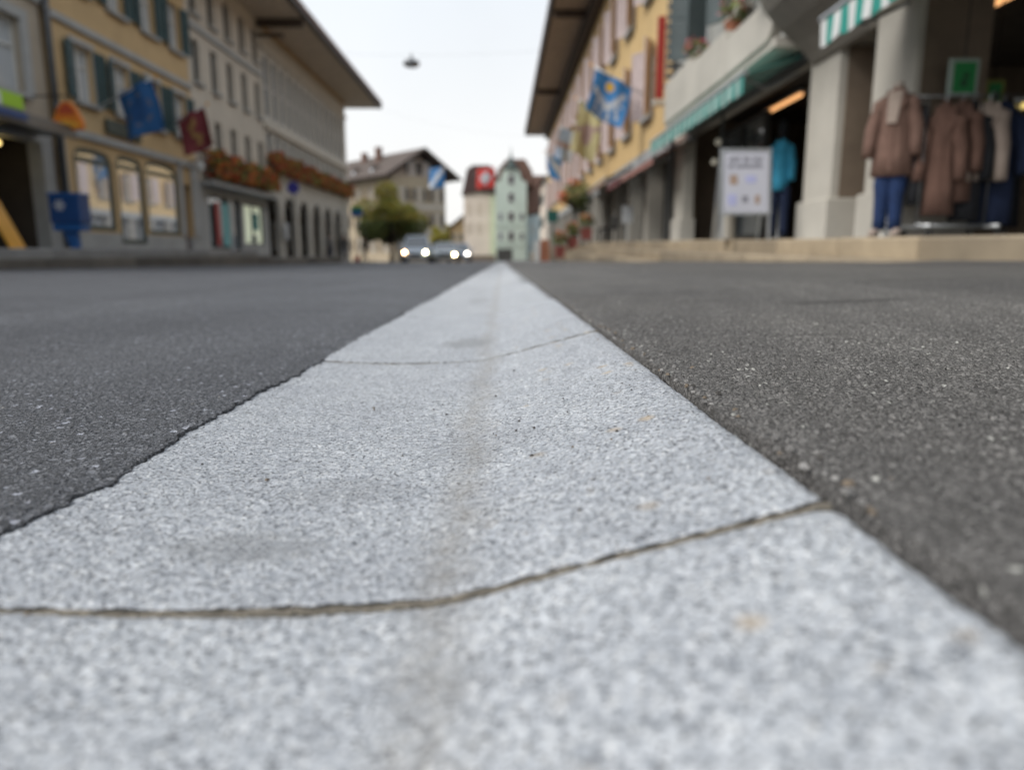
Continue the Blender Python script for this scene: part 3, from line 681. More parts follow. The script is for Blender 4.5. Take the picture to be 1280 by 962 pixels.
F.wall('wall', M_greyw, -3, 17.1, 3.03, 10.2, holes=F.open); F.part('beam', M_conc, [(-.5, .02, -3, 17.1, 2.74, 3.028)])
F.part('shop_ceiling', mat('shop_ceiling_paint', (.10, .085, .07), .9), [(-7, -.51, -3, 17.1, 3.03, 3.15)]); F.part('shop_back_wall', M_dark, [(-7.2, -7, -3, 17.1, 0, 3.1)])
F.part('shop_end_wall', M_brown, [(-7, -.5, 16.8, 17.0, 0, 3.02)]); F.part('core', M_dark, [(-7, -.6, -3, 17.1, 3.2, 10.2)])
F.part('partition', M_brown, [(-6.9, -1.6, 11.9, 12.0, .3, 3.02)])
sw_ = link('shop_window', frame_mesh(2.6, 2.2, -1, M_frame_d, .07, 1, (), .1), F.root); sw_.location = (.75, 14.6-F.y0, terr(14)+.05); sw_.rotation_euler = (0, 0, math.pi); link('pane', pane_mesh(2.6, 2.2, -1, M_pane), sw_)
roof(F, -3, 17.1, 10.2, 1.6, 8, M_soff_r, M_tile, tiles=False)
# balcony: stepped pale parapet with a rounded end
def balcony(y0, y1, z0, hs, xo, xi=0.):
    mb = MB(); k = len(hs); L = (y1-y0)/k
    prof = []
    bal = F.part('balcony_slab', M_conc, [(0, xo-.04, y0+.02, y1, z0-.10, z0+.02)], bev=.01)
    for i, hh in enumerate(hs):
        a, c = y0+L*i+(.01 if i else 0), y0+L*(i+1)-.01
        if i == 0:          # rounded near end
            r = .30; pts = [(a+r-r*math.sin(t), z0+hh*.5-(hh*.5)*math.cos(t)) for t in [math.pi*q/10 for q in range(11)]]
            pts = [(c, z0-.02)] + pts + [(c, z0+hh)]
            mb = MB(); mb.prism([(-(xo), y-F.y0, z) for y, z in pts], (.14, 0, 0)); mb.build('balcony_panel', M_conc, F.root, bev=.015)
        else: F.part('balcony_panel', M_conc, [(xo-.14, xo, a, c, z0-.02, z0+hh)], bev=.015)
balcony(9.5, 15.6, 2.78, (.52, .66, .78), .55)
F.part('upper_slab', M_conc, [(.0, .85, -3, 9.9, 3.42, 3.60)], bev=.015); F.part('upper_slab_parapet', M_conc, [(.72, .86, -3, 9.8, 3.602, 4.1)], bev=.015)
# downpipe by the corner
dp = thing('downpipe', 'grey downpipe at the corner between the concrete arcade and the yellow house', 'pipe', (3.86, 17.0, terr(17))); MB().tube([(0, 0, 0), (0, 0, 9.6)], .06, 8).build('pipe', M_pipe, dp, True)
# wire mesh screen
scn = thing('balcony_screen', 'dark lattice screen standing at the end of the balcony by the yellow house', 'screen', (3.42, 15.75, 3.7))
for k in range(12): MB().box(-.02, .5, -.015, .015, .19*k, .19*k+.10).build('slat', M_metal, scn)
MB().box(-.04, -.022, -.02, .02, 0, 2.3).build('post', M_metal, scn); MB().box(.502, .53, -.02, .02, 0, 2.3).build('post', M_metal, scn)

# house: yellow, wide brown eaves
F = Fac('town_house', 'yellow house with mauve shutters and wide brown eaves on the right', XR, 17.15, -1)
yy = [20.6 + 3.15*i for i in range(14)]
for i, yc in enumerate(yy):
    window(F, yc, 3.78, .95, 1.85, M_frame_w, M_pane, M_shut_m, M_stone, trans=(.68,), sw=.50, ang=R(30), rec=.12); window(F, yc, 6.85, .95, 1.8, M_frame_w, M_pane, M_shut_m, M_stone, trans=(.68,), sw=.50, ang=R(30), rec=.12)
F.wall('wall', M_ylwr, 17.15, 64.5, 2.95, 10.4, holes=F.open)
gp = [17.4 + 2.9*i for i in range(17)]
for a in gp: F.part('pier', mat('grey_pier_stone', (.36, .34, .30), .88, .12, 1.5, .3, 50., dirt=.2), [(-.5, .0, a, a+.55, terr(a)-.4, 2.6)], bev=.01)
F.part('beam', M_stone, [(-.5, .01, 17.15, 64.5, 2.602, 2.948)])
for k in range(16):
    a, c = gp[k]+.56, gp[k+1]-.01; zb = terr(a)+.0
    o = link('shop_window', frame_mesh(round(c-a, 3), 2.1, -1, M_frame_d, .06, 1, (.75,), .1), F.root); o.location = (.42, (a+c)/2-F.y0, zb); o.rotation_euler = (0, 0, math.pi); link('pane', pane_mesh(round(c-a, 3), 2.1, -1, (M_pane, M_panec, M_panem)[k % 3]), o)
F.body(M_dark, 17.15, 64.5, .0, 10.3); roof(F, 17.15, 67.0, 10.4, 1.85, 9, M_soff_r, M_tile)
F.part('frieze', M_timber, [(0, .35, 17.15, 64.5, 9.75, 10.39)])
for y in (17.3, 33.2, 48.5): F.part('eave_beam', M_timber, [(.352, 1.75, y, y+.22, 10.12, 10.39)])

# ------------------------------------------------------------------ awnings
def awning(label, xf, xi, y0, y1, zf, zi, vh, ma, mb_, stripe, casing=True):
    t = thing('awning', label, 'awning', (0, 0, 0)); n = max(1, int(round((y1-y0)/stripe))); m = MB(); v = MB()
    for i in range(n):
        a, c = y0+(y1-y0)*i/n, y0+(y1-y0)*(i+1)/n
        m.cur = v.cur = i % 2; m.hexa([(xf, a, zf-.008), (xi, a, zi-.008), (xi, c, zi-.008), (xf, c, zf-.008), (xf, a, zf), (xi, a, zi), (xi, c, zi), (xf, c, zf)])
        dz = .012*math.sin(i*2.3); dx = .012*math.sin(i*1.7); v.hexa([(xf-.03+dx, a, zf-vh+dz), (xf-.022+dx, a, zf-vh+dz), (xf-.022+dx, c, zf-vh-dz), (xf-.03+dx, c, zf-vh-dz), (xf-.03, a, zf-.03), (xf-.022, a, zf-.03), (xf-.022, c, zf-.03), (xf-.03, c, zf-.03)])
    m.build('canopy', [ma, mb_], t); v.build('valance', [ma, mb_], t)
    MB().tube([(xf-.01, y0-.03, zf+.005), (xf-.01, y1+.03, zf+.005)], .035, 8).build('front_bar', M_alu, t)
    if casing: MB().box(xi-.02, xi+.14, y0-.05, y1+.05, zi-.06, zi+.10).build('roller_case', M_metal, t, bev=.01)
    for y in (y0+.15, y1-.15): MB().tube([(xf, y, zf-.02), ((xf+xi)/2, y+.1, zi-.35), (xi+.02, y, zi-.18)], .018, 6).build('arm', M_metal, t)
    return t
awning('teal and white striped awning below the stepped pale balcony', 3.1, 3.82, 9.66, 15.5, 2.40, 2.62, .24, mat('muted_teal_cloth', (.06, .27, .235), .75), mat('pale_teal_cloth', (.34, .47, .44), .75), .16)
awning('teal and white striped awning at the top right above the coats', 3.1, 3.82, 3.4, 7.4, 2.36, 2.66, .26, M_teal, M_white, .145)
awning('salmon awning on the yellow house next to the teal one', 3.2, 3.95, 15.75, 19.8, 2.15, 2.52, .14, M_pink, M_pink, .5)
awning('dark maroon awning on the yellow house beyond the salmon one', 3.2, 3.95, 20.1, 22.4, 2.2, 2.55, .22, M_maroon, M_maroon, .5)
awning('tan awning on the yellow house farthest along the footway', 3.2, 3.95, 22.8, 30.5, 2.42, 2.72, .16, M_tan, M_tan, .5)

# ------------------------------------------------------------------ flags on slanting poles
def flag(label, wall, A, B, drop, fn, mats, lean=.0, seed=0, res=46):
    """A: upper corner at the wall side, B: upper corner at the outer end; the cloth hangs from the pole line"""
    A, B, W0 = Vector(A), Vector(B), Vector(wall); t = thing('flag', label, 'flag', W0)
    d = (B-A).normalized(); MB().tube([(0, 0, 0), tuple(B+d*.12-W0)], .022, 8).build('pole', M_alu, t, True)
    MB().lathe([(.0, -.05), (.045, -.03), (.05, 0), (.04, .04), (.0, .05)], tuple(B+d*.15-W0), 10).build('finial', M_oyel, t, True)
    m = MB(); side = Vector((0, 1, 0)); L = (B-A).length; dn = Vector((lean, 0, -1)).normalized()
    for j in range(res+1):
        for i in range(res+1):
            u, v = i/res, j/res
            p = A+(B-A)*u + dn*drop*v + side*(.05+.12*v)*math.sin(u*5.5+v*2.2+seed) + side*.03*math.sin(u*13+seed*2) + d*(.05*v*math.sin(v*4+seed))
            m.v.append(tuple(p-W0))
    for j in range(res):
        for i in range(res):
            a = j*(res+1)+i; m.cur = fn((i+.5)/res, (j+.5)/res); m.face((a, a+1, a+res+2, a+res+1))
    o = m.build('cloth', mats, t, True, fix=False); s = o.modifiers.new('thick', 'SOLIDIFY'); s.thickness = .004
    return t
FB = mat('flag_blue', (.045, .20, .46), .8, .1, 4.); FBd = mat('flag_deep_blue', (.012, .085, .24), .8, .1, 4.); FW = mat('flag_white', (.52, .54, .56), .8, .06, 4.); FY = mat('flag_gold', (.55, .33, .04), .8, .06, 4.)
FM = mat('flag_burgundy', (.16, .025, .032), .8, .12, 4.); FG = mat('flag_yellow_green', (.52, .47, .25), .8, .1, 4.); FP = mat('flag_purple', (.38, .27, .24), .8, .1, 4.); FLb = mat('flag_light_blue', (.34, .43, .56), .8, .1, 4.); FR = mat('flag_red', (.55, .045, .035), .8, .1, 4.)
def crest_town(u, v):                     # gold sun over three white peaks on blue
    if (u-.55)**2+(v-.24)**2 < .012: return 2
    for (a, b, c, d, w_) in ((.16, .30, .44, .64, .075), (.90, .44, .52, .66, .085), (.30, .60, .20, .84, .045), (.46, .66, .40, .92, .05), (.60, .70, .60, .94, .04), (.78, .60, .76, .88, .05), (.14, .56, .34, .52, .03)):
        k = max(0., min(1., ((u-a)*(c-a)+(v-b)*(d-b))/((c-a)**2+(d-b)**2)))
        if math.hypot(u-a-(c-a)*k, v-b-(d-b)*k) < w_*(.75+.4*math.sin(40*k)): return 1
    return 0
def crest_ring(u, v):                     # faint gold ring on blue
    r = math.hypot(u-.5, (v-.5)); return 1 if .27 < r < .33 and int(math.atan2(v-.5, u-.5)*12/6.283+20) % 2 else (2 if r < .24 else 0)
def crest_beast(u, v):
    if abs(u-.5-.08*math.sin(v*11)) < .10+.05*math.sin(v*23) and .18 < v < .84: return 1
    return 0
def crest_purple(u, v): return 1 if ((u-.5)**2+(v-.55)**2 < .05 or abs(v-.35-.2*u) < .05) else 0
def crest_bw(u, v): return 1 if abs(u+v-1) < .17 or (u-.5)**2+(v-.45)**2 < .03 else (2 if (u-.3)**2+(v-.75)**2 < .012 else 0)
def crest_lb(u, v): return 2 if abs(v-.52) < .08 else (1 if u < .35 else 0)
def crest_cross(u, v): return 1 if ((abs(u-.5) < .12 and abs(v-.5) < .3) or (abs(v-.5) < .12 and abs(u-.5) < .3)) else 0
flag('deep blue flag with a faint gold ring hanging over the ochre house front', (-10.95, 20.5, 3.95), (-10.33, 20.5, 4.33), (-9.38, 20.5, 4.72), 1.24, crest_ring, [FBd, mat('flag_dull_gold', (.10, .11, .16), .8), mat('flag_navy', (.010, .065, .20), .8)], lean=.22, seed=1)
flag('burgundy flag with a gold figure hanging beside the flower boxes', (-10.98, 25, 4.2), (-10.7, 25, 4.45), (-9.8, 25, 4.88), 1.2, crest_beast, [FM, mat('flag_ochre', (.26, .15, .05), .8)], lean=.25, seed=2)
flag('blue flag with gold sun and white peaks on the yellow house', (3.98, 21, 4.42), (3.6, 21, 4.64), (2.59, 21, 5.16), 1.14, crest_town, [FB, FW, FY], lean=-.25, seed=3)
flag('yellow-green flag with purple motif beyond the blue sun flag', (3.98, 28, 5.15), (3.78, 28, 5.29), (2.86, 28, 5.71), 1.85, crest_purple, [FG, FP], lean=-.16, seed=4)
flag('pale blue flag with reddish band beyond the yellow-green flag', (3.98, 38, 6.1), (3.82, 38, 6.16), (2.93, 38, 6.4), 1.55, crest_lb, [FLb, FW, FP], lean=-.18, seed=5)
flag('blue and white flag farthest down the yellow house front', (3.98, 48, 5.9), (3.9, 48, 6.1), (2.84, 48, 6.45), 1.55, crest_bw, [FB, FW, FLb], lean=.15, seed=6)
flag('blue and white flag with gold spot on the timber gable house', (-7.6, 76.3, 8.3), (-7.45, 76.3, 8.6), (-5.9, 76.3, 8.75), 2.0, crest_bw, [FB, FW, FY], lean=.0, seed=7)
flag('big red flag with white emblem beside the mint green turret house', (-3.9, 104, 10.6), (-3.5, 104, 11.6), (-1.1, 104, 11.9), 2.7, crest_cross, [FR, FW], lean=.0, seed=8)

# ------------------------------------------------------------------ foliage
def leaves(m, c, rad, n, size, nm, flat=1., shell=.45):
    for _ in range(n):
        u = random.uniform(-1, 1); a = random.uniform(0, 6.283); r = shell+(1-shell)*random.random()**.5; q = math.sqrt(1-u*u)
        p = Vector((c[0]+rad*r*q*math.cos(a), c[1]+rad*r*q*math.sin(a), c[2]+rad*flat*r*u))
        t1 = Vector((random.gauss(0, 1), random.gauss(0, 1), random.gauss(0, .6))).normalized(); t2 = t1.orthogonal().normalized(); s = size*random.uniform(.6, 1.3)
        m.cur = nm(p, u); m.quad(p-t1*s, p-t2*s*.5, p+t1*s, p+t2*s*.5)
def tree(label, loc, h, rx, seed, pal, hz=None):
    random.seed(seed); t = thing('broadleaf_tree', label, 'tree', loc); th = h*.20
    m = MB(); m.tube([(0, 0, -.1), (.03, .02, th*.6), (0, .05, th*1.2), (.05, 0, h*.62)], [.17, .12, .10, .05], 9); tk = m.build('trunk', M_bark, t, True)
    cs = []
    for k in range(14):
        a = k*2.4; rr = rx*random.uniform(.5, .85); z = th+random.uniform(.10, .66)*h*.75; p = (rr*math.cos(a), rr*math.sin(a), z); cs.append(p)
        MB().tube([(0, 0, th*.8+k*.08), (p[0]*.5, p[1]*.5, z*.8), p], [.06, .04, .015], 6).build('limb', M_bark, tk, True)
    cs += [(random.uniform(-.3, .3)*rx, random.uniform(-.3, .3)*rx, th+z*h*.7) for z in (.2, .45, .65, .85)]
    m = MB()
    for c in cs:
        warm = random.random()
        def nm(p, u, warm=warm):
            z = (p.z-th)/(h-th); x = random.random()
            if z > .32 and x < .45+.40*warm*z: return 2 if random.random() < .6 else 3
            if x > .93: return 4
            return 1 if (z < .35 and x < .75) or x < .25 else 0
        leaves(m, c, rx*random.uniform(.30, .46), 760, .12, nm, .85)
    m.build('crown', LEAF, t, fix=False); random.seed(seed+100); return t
tree('round yellow-green autumn tree beside the grey arcade house', (-8.45, 55.8, -.5), 6.5, 2.45, 21, 0)
tree('small green tree behind the waiting cars', (-5.9, 68., -.7), 3.6, 1.0, 33, 0)

def flower_box(label, x, y0, y1, z, n, hgt=.55, spill=.45, pal=None):
    t = thing('flower_box', label, 'flower box', (x, (y0+y1)/2, z), group='red geranium boxes along the left houses'); L = y1-y0
    MB().box(-.16, .16, -L/2+.02, L/2-.02, 0, .20).build('box', M_timber, t, bev=.01)
    m = MB(); fl = MB()
    for i in range(n):
        y = random.uniform(-L/2, L/2); s = .09*random.uniform(.7, 1.3); k = random.random()
        p = Vector((random.uniform(-.22, .34), y, .18+random.uniform(-spill, hgt)*(.86+.14*math.sin(y*3.1+L*5)))); q = Vector((random.gauss(0, 1), random.gauss(0, 1), random.gauss(0, 1))).normalized(); r = q.orthogonal()
        if k < .46: m.cur = 0 if random.random() < .6 else 1; m.quad(p-q*s, p-r*s*.6, p+q*s, p+r*s*.6)
        else: fl.cur = random.choice((0, 0, 1, 2, 1)); fl.quad(p-q*s, p-r*s*.8, p+q*s, p+r*s*.8)
    m.build('leaves', LEAF, t, fix=False); fl.build('blossoms', FLOW, t, fix=False); return t
ordn = ['first', 'second', 'third', 'fourth', 'fifth', 'sixth', 'seventh']
for k in range(4): flower_box('%s red geranium box from the burgundy flag along the cream house' % ordn[k], -10.62, 27.40+1.87*k, 29.28+1.87*k, 3.02, 620, .68, .30)
for k in range(6): flower_box('red geranium box on the arcade house above the %s arch from the left' % ordn[k], -10.80, 35.0+3.0*k, 38.0+3.0*k, 4.10, 720, .62, .36)
def pot_plant(label, loc, sc, pal, n=120, pm=M_terra, cat='plant', nm='potted_plant', grp=None):
    t = thing(nm, label, cat, loc, group=grp); MB().lathe([(.09*sc, 0), (.13*sc, .22*sc), (.15*sc, .23*sc), (.15*sc, .27*sc), (.12*sc, .27*sc)], (0, 0, 0), 12).build('pot', pm, t)
    m = MB(); leaves(m, (0, 0, .45*sc), .26*sc, n, .06*sc, lambda p, u: random.randrange(2), 1., .2); m.build('leaves', LEAF, t, fix=False)
    m = MB(); leaves(m, (0, 0, .52*sc), .27*sc, n//2, .05*sc, lambda p, u: 0, .8, .5); m.build('blossoms', pal, t, fix=False); return t
pot_plant('pot of red flowers on the pale balcony end near the yellow house', (3.6, 14.2, 3.42), .9, [M_pinkfl], 140)
pot_plant('pot of pink flowers on the pale balcony nearer the shop awning', (3.6, 12.0, 3.45), .9, [M_pinkfl], 140)
pot_plant('pot of red flowers on the first floor sill at the far left', (-10.80, 15.9, 3.80), .9, [FLOW[0]], 140)

# ------------------------------------------------------------------ street furniture
# blue collection box on a post
t = thing('post_box', 'blue enamel box on a slanted post before the arched windows', 'post box', (-9.85, 17., T_L))
MB().box(-.35, .35, -.22, .22, .56, 1.20).build('box', M_blue, t, bev=.03); MB().box(-.37, .37, -.24, .24, 1.18, 1.235).build('lid', M_lblue, t, bev=.02)
MB().box(-.32, .32, -.19, .19, .40, .555).build('lower_tray', M_lblue, t, bev=.02)
MB().hexa([(-.02, -.06, -.02), (.14, -.06, -.02), (.14, .06, -.02), (-.02, .06, -.02), (-.20, -.06, .41), (.14, -.06, .41), (.14, .06, .41), (-.20, .06, .41)]).build('post', M_lblue, t, bev=.01)
em = MB()
for q in range(6):
    a = q*math.pi/3; em.cur = 0; em.prism([(-.10+.02*math.cos(a)+.10*math.cos(a+s_), -.226, .96+.02*math.sin(a)+.10*math.sin(a+s_)) for s_ in (-.35, 0, .35)] + [(-.10, -.226, .96)], (0, .004, 0))
em.build('emblem', FW, t)
# bell-shaped hanging sign
t = thing('hanging_sign', 'orange bell-shaped hanging sign on a bracket at the ochre house corner', 'sign', (-10.85, 17.75, 2.98))
prof = [(-.34, 0), (.34, 0), (.36, .16), (.28, .34), (.20, .50), (.08, .62), (-.08, .62), (-.20, .50), (-.28, .34), (-.36, .16)]
MB().prism([(.75+x, -.05, z) for x, z in prof], (0, .10, 0)).build('board', M_orange, t, bev=.01)
MB().prism([(.75+x*.78, -.056, .06+z*.28) for x, z in prof[:4]+prof[6:]], (0, .112, 0)).build('lower_band', M_oyel, t)
MB().prism([(.75+x*.8, -.056, .34+z*.38) for x, z in ((-.26, 0), (.26, 0), (.2, .3), (.08, .62), (-.08, .62), (-.2, .3))], (0, .112, 0)).build('upper_band', M_ored, t)
MB().tube([(0, 0, .75), (.75, 0, .75), (.75, 0, .62)], .02, 6).build('bracket', M_black, t)
# leaning orange board at far left
t = thing('leaning_board', 'orange yellow board leaning inside the far left shop entrance', 'board', (-10.55, 16.05, T_L), rz=R(0))
MB().hexa([(.02, -.25, 0), (.07, -.25, 0), (.07, .25, 0), (.02, .25, 0), (-.46, -.25, 1.05), (-.41, -.25, 1.05), (-.41, .25, 1.05), (-.46, .25, 1.05)]).build('board', M_oyel, t, bev=.01)
MB().hexa([(-.17, -.2, .42), (-.135, -.2, .44), (-.135, .2, .44), (-.17, .2, .42), (-.36, -.2, .83), (-.325, -.2, .85), (-.325, .2, .85), (-.36, .2, .83)]).build('panel', M_white, t)
# lantern on cream house
t = thing('wall_lantern', 'white globe wall lantern under the burgundy flag', 'lamp', (-10.95, 26.2, 3.1)); MB().lathe([(.02, -.17), (.13, -.12), (.17, 0), (.13, .12), (.02, .17)], (.4, 0, 0), 12).build('globe', M_white, t, True); MB().tube([(0, 0, .1), (.4, 0, .25), (.4, 0, .16)], .02, 6).build('bracket', M_black, t)
# suspended street lamp over the road
t = thing('street_lamp', 'dark street lamp hanging from a wire high over the road', 'street lamp', (-3.53, 30, 7.40))
MB().lathe([(.02, .30), (.06, .26), (.10, .18), (.28, .12), (.33, .02), (.30, -.05), (.05, -.06)], (0, 0, 0), 16).build('housing', M_metal, t, True); MB().lathe([(.25, -.062), (.20, -.10), (.02, -.12)], (0, 0, 0), 14).build('diffuser', M_panec, t, True)
MB().tube([(0, 0, .3), (0, 0, .42)], .02, 6).build('hanger', M_metal, t)
def wire(label, a, b_, sag): 
    A, B = Vector(a), Vector(b_); P = [tuple(A+(B-A)*q/14-Vector((0, 0, sag*4*(q/14)*(1-q/14)))) for q in range(15)]
    return tag(MB().tube(P, .0028, 5).build('wire', M_black), label, 'wire')
wire('thin span wire holding the hanging street lamp across the road', (-10.98, 30, 8.15), (3.98, 30, 8.15), .42)
wire('thin wire running from the wide eave corner across the far road', (-8.8, 54.5, 10.3), (3.98, 60, 9.2), .5)
# blue and green street sign at arcade end
t = thing('street_sign', 'blue and green sign plate on a post at the arcade corner', 'sign', (-10.1, 51.5, -.44)); MB().tube([(0, 0, 0), (0, 0, 3.5)], .04, 8).build('post', M_metal, t); MB().box(-.42, .42, -.04, -.0, 3.1, 3.5).build('plate', M_lblue, t, bev=.01); MB().box(-.42, .42, -.045, -.0, 3.505, 3.75).build('upper_plate', M_signg, t, bev=.01)
t = thing('traffic_sign', 'round blue traffic sign on a post before the arcade', 'sign', (-9.9, 35.4, -.066)); MB().tube([(0, 0, 0), (0, 0, 3.3)], .035, 8).build('post', M_metal, t); MB().lathe([(.01, -.045), (.29, -.04), (.29, -.02), (.01, -.015)], (0, 0, 3.25), 20, 'y').build('plate', mat('violet_blue_plate', (.05, .05, .30), .4), t)
t = thing('notice_board', 'white notice board standing between two arches of the grey house', 'sign', (-10.85, 37.1, -.066)); MB().box(0, .05, -.28, .28, .9, 1.7).build('panel', FW, t, bev=.01); MB().box(.0, .04, -.03, .03, 0, .9).build('post', M_metal, t)
# red vertical shop sign
t = thing('projecting_sign', 'narrow dark red vertical sign projecting from the yellow house', 'sign', (3.98, 18.45, 3.85)); MB().box(-.24, -.06, -.06, .06, 0, 1.85).build('panel', M_red, t, bev=.015)
for z in (.25, 1.6): MB().box(-.06, .01, -.02, .02, z, z+.05).build('bracket', M_black, t)
MB().box(-.30, -.01, -.12, .12, -.16, -.04).build('lamp_tray', M_conc, t, bev=.01)
# globe lamps near the A-board
for k, (x, z, lab) in enumerate(((3.75, 2.05, 'upper small white globe lamp by the shop door behind the board'), (3.70, 1.72, 'lower small white globe lamp by the shop door behind the board'))):
    o = thing('wall_lamp', lab, 'lamp', (x, 13.0, z)); MB().lathe([(.01, -.055), (.04, -.04), (.055, 0), (.04, .04), (.01, .055)], (0, 0, 0), 12).build('globe', emat('soft_white_globe', (.9, .85, .7), .08), o, True); MB().tube([(0, 0, 0), (.2, 0, .02)], .015, 6).build('arm', M_metal, o)
tag(MB().lathe([(.05, 0), (.04, .1), (.03, 2.2)], (3.83, 13.05, terr(13)), 8).build('lamp_post', M_metal), 'slim grey post carrying the two small globe lamps', 'post')

# folding A-board with poster
t = thing('pavement_sign', 'white framed folding pavement sign standing on the terrace steps', 'sign', (3.09, 9.5, terr(9.5)), rz=R(-3))
def slanted(x0, x1, z0, z1, y0, y1):   # front leaf leans back: y = lean*(z)
    f_ = lambda z: -.22+.16*z; return [(x0, f_(z0)+y0, z0), (x1, f_(z0)+y0, z0), (x1, f_(z0)+y1, z0), (x0, f_(z0)+y1, z0), (x0, f_(z1)+y0, z1), (x1, f_(z1)+y0, z1), (x1, f_(z1)+y1, z1), (x0, f_(z1)+y1, z1)]
fr = MB()
for q in ((-.32, -.285, .30, 1.13), (.285, .32, .30, 1.13), (-.285, .285, .30, .335), (-.285, .285, 1.095, 1.13)): fr.hexa(slanted(*q, -.012, .02))
fr.build('frame', M_alu, t); MB().hexa(slanted(-.286, .286, .334, 1.096, -.004, .012)).build('poster', M_paper, t)
for x in (-.31, .275): MB().hexa(slanted(x, x+.035, 0, .302, -.01, .02)).build('leg', M_alu, t)
for x in (-.31, .275): MB().hexa([(x, .24, 0), (x+.035, .24, 0), (x+.035, .27, 0), (x, .27, 0), (x, -.02, 1.1), (x+.035, -.02, 1.1), (x+.035, .01, 1.1), (x, .01, 1.1)]).build('rear_leg', M_alu, t)
pr = MB()
for row, (z, wd) in enumerate(((.985, ((-.21, -.06), (-.03, .07), (.09, .21))), (.905, ((-.22, -.15), (-.12, .22),)))):
    for a, c in wd:
        x = a
        while x < c-.01: hh = random.choice((.04, .05, .066)); pr.hexa(slanted(x, min(c, x+.017), z-.02, z-.02+hh, -.0065, -.004)); x += .024
pr.build('lettering', M_print, t)
MB().hexa(slanted(-.20, -.10, .68, .80, -.0065, -.004)).build('picture', M_printb, t); MB().hexa(slanted(.0, .13, .70, .79, -.0065, -.004)).build('picture', M_printl, t)
MB().hexa(slanted(-.22, -.11, .42, .56, -.0065, -.004)).build('picture', M_printl, t); MB().hexa(slanted(.12, .18, .44, .55, -.0065, -.004)).build('picture', M_printb, t); MB().hexa(slanted(-.04, .03, .46, .54, -.0065, -.004)).build('picture', M_print, t)
o = MB().lathe([(.10, 0), (.105, .02), (.09, .45), (.095, .47), (.02, .48)], (2.98, 9.75, terr(9.6)), 14).build('bin', M_conc, None, True); tag(o, 'small cream cylinder standing behind the folding pavement sign', 'bin')

# tube lights in the shops
def tubelight(label, x, y0, y1, z, m=M_tube):
    t = thing('tube_light', label, 'lamp', (x, y0, z), group='tube lights in the arcade shops'); MB().box(-.05, .05, 0, y1-y0, .05, .10).build('housing', M_white, t); MB().tube([(0, .02, .015), (0, y1-y0-.02, .015)], .030, 8).build('tube', m, t, True); return t
tubelight('warm tube light under the ceiling above the turquoise jacket', 5.2, 13.1, 14.9, 2.84); tubelight('warm tube light at the top right above the green signs', 5.2, 7.5, 8.6, 2.72)
tubelight('yellowish strip light deep in the shop right of the green signs', 6.9, 9.1, 10.6, 2.05, M_tube2); tubelight('dim strip light low behind the hanging clothes at the right edge', 7.2, 9.8, 11.2, 1.72, M_tube2)
# green exit-like signs
def gsign(label, x, y, z, ww, h_, fm):
    t = thing('hanging_sign', label, 'sign', (x, y, z)); MB().box(-ww/2, ww/2, -.02, .02, 0, h_).build('frame', fm, t, bev=.006); MB().box(-ww/2+.035, ww/2-.035, -.026, -.021, .035, h_-.035).build('panel', M_signg, t)
    MB().box(-.035, .03, -.030, -.027, h_*.25, h_*.45).build('mark', M_signgd, t); MB().box(-.015, .04, -.030, -.027, h_*.47, h_*.62).build('mark', M_signgd, t); MB().tube([(0, 0, h_), (0, 0, 3.0-z)], .006, 5).build('cord', M_black, t); return t
gsign('larger green hanging sign with pale frame above the clothes rail', 4.20, 6.9, 1.56, .27, .33, M_framepale); gsign('smaller green hanging sign with yellowish frame further inside the shop', 5.05, 7.75, 1.62, .20, .28, mat('olive_frame', (.25, .26, .06), .6))

# ------------------------------------------------------------------ clothes
def ring(cx, cy, z, a, b_, n=20, fold=.0, k=7, ph=0.):
    return [(cx+a*(1+fold*math.sin(k*t+ph+z*3))*math.cos(t), cy+b_*(1+fold*math.sin(k*t+ph+z*3))*math.sin(t), z) for t in [2*math.pi*q/n for q in range(n)]]
def coat(parent, name, m, z0, z1, wd, dp, flare=1.1, sleeves=True, sl=.58, seed=0., hanger=False):
    H = z1-z0; rs = []
    for q, (a, b_) in ((0, (flare, 1.05)), (.25, (flare*.97, 1.)), (.5, (.93, .95)), (.68, (.92, 1.)), (.78, (.90, 1.)), (.86, (.78, .9)), (.93, (.52, .65)), (1, (.30, .45))):
        rs.append(ring(0, 0, z0+H*q, wd*a, dp*b_, 24, .085*(1-q*.75)+.012, 7, seed))
    o = MB().loft(rs).build(name, m, parent, True)
    if sleeves:
        for s_ in (-1, 1):
            sh = Vector((s_*wd*.74, 0, z0+H*.86)); el = Vector((s_*wd*1.28, -.02, z0+H*.86-sl*.5)); wr = Vector((s_*wd*1.38, -.07, z0+H*.86-sl))
            MB().tube([sh-Vector((s_*.05, 0, -.01)), sh+Vector((s_*.03, 0, -.05)), sh.lerp(el, .5), el, el.lerp(wr, .5), wr], [.055, .075, .068, .062, .055, .052], 12).build('sleeve', m, o, True)
    # lapels and front opening
    MB().hexa([(-.012, -dp*1.06, z0+H*.05), (.012, -dp*1.06, z0+H*.05), (.012, -dp*.9, z0+H*.05), (-.012, -dp*.9, z0+H*.05), (-.010, -dp*1.03, z0+H*.72), (.010, -dp*1.03, z0+H*.72), (.010, -dp*.85, z0+H*.72), (-.010, -dp*.85, z0+H*.72)]).build('front_edge', m, o)
    for s_ in (-1, 1): MB().hexa([(s_*.01, -dp*1.06, z0+H*.66), (s_*.09, -dp*1.05, z0+H*.80), (s_*.09, -dp*.8, z0+H*.80), (s_*.01, -dp*.8, z0+H*.66), (s_*.02, -dp*.8, z0+H*.92), (s_*.075, -dp*.65, z0+H*.97), (s_*.075, -dp*.4, z0+H*.97), (s_*.02, -dp*.4, z0+H*.92)]).build('lapel', m, o)
    return o
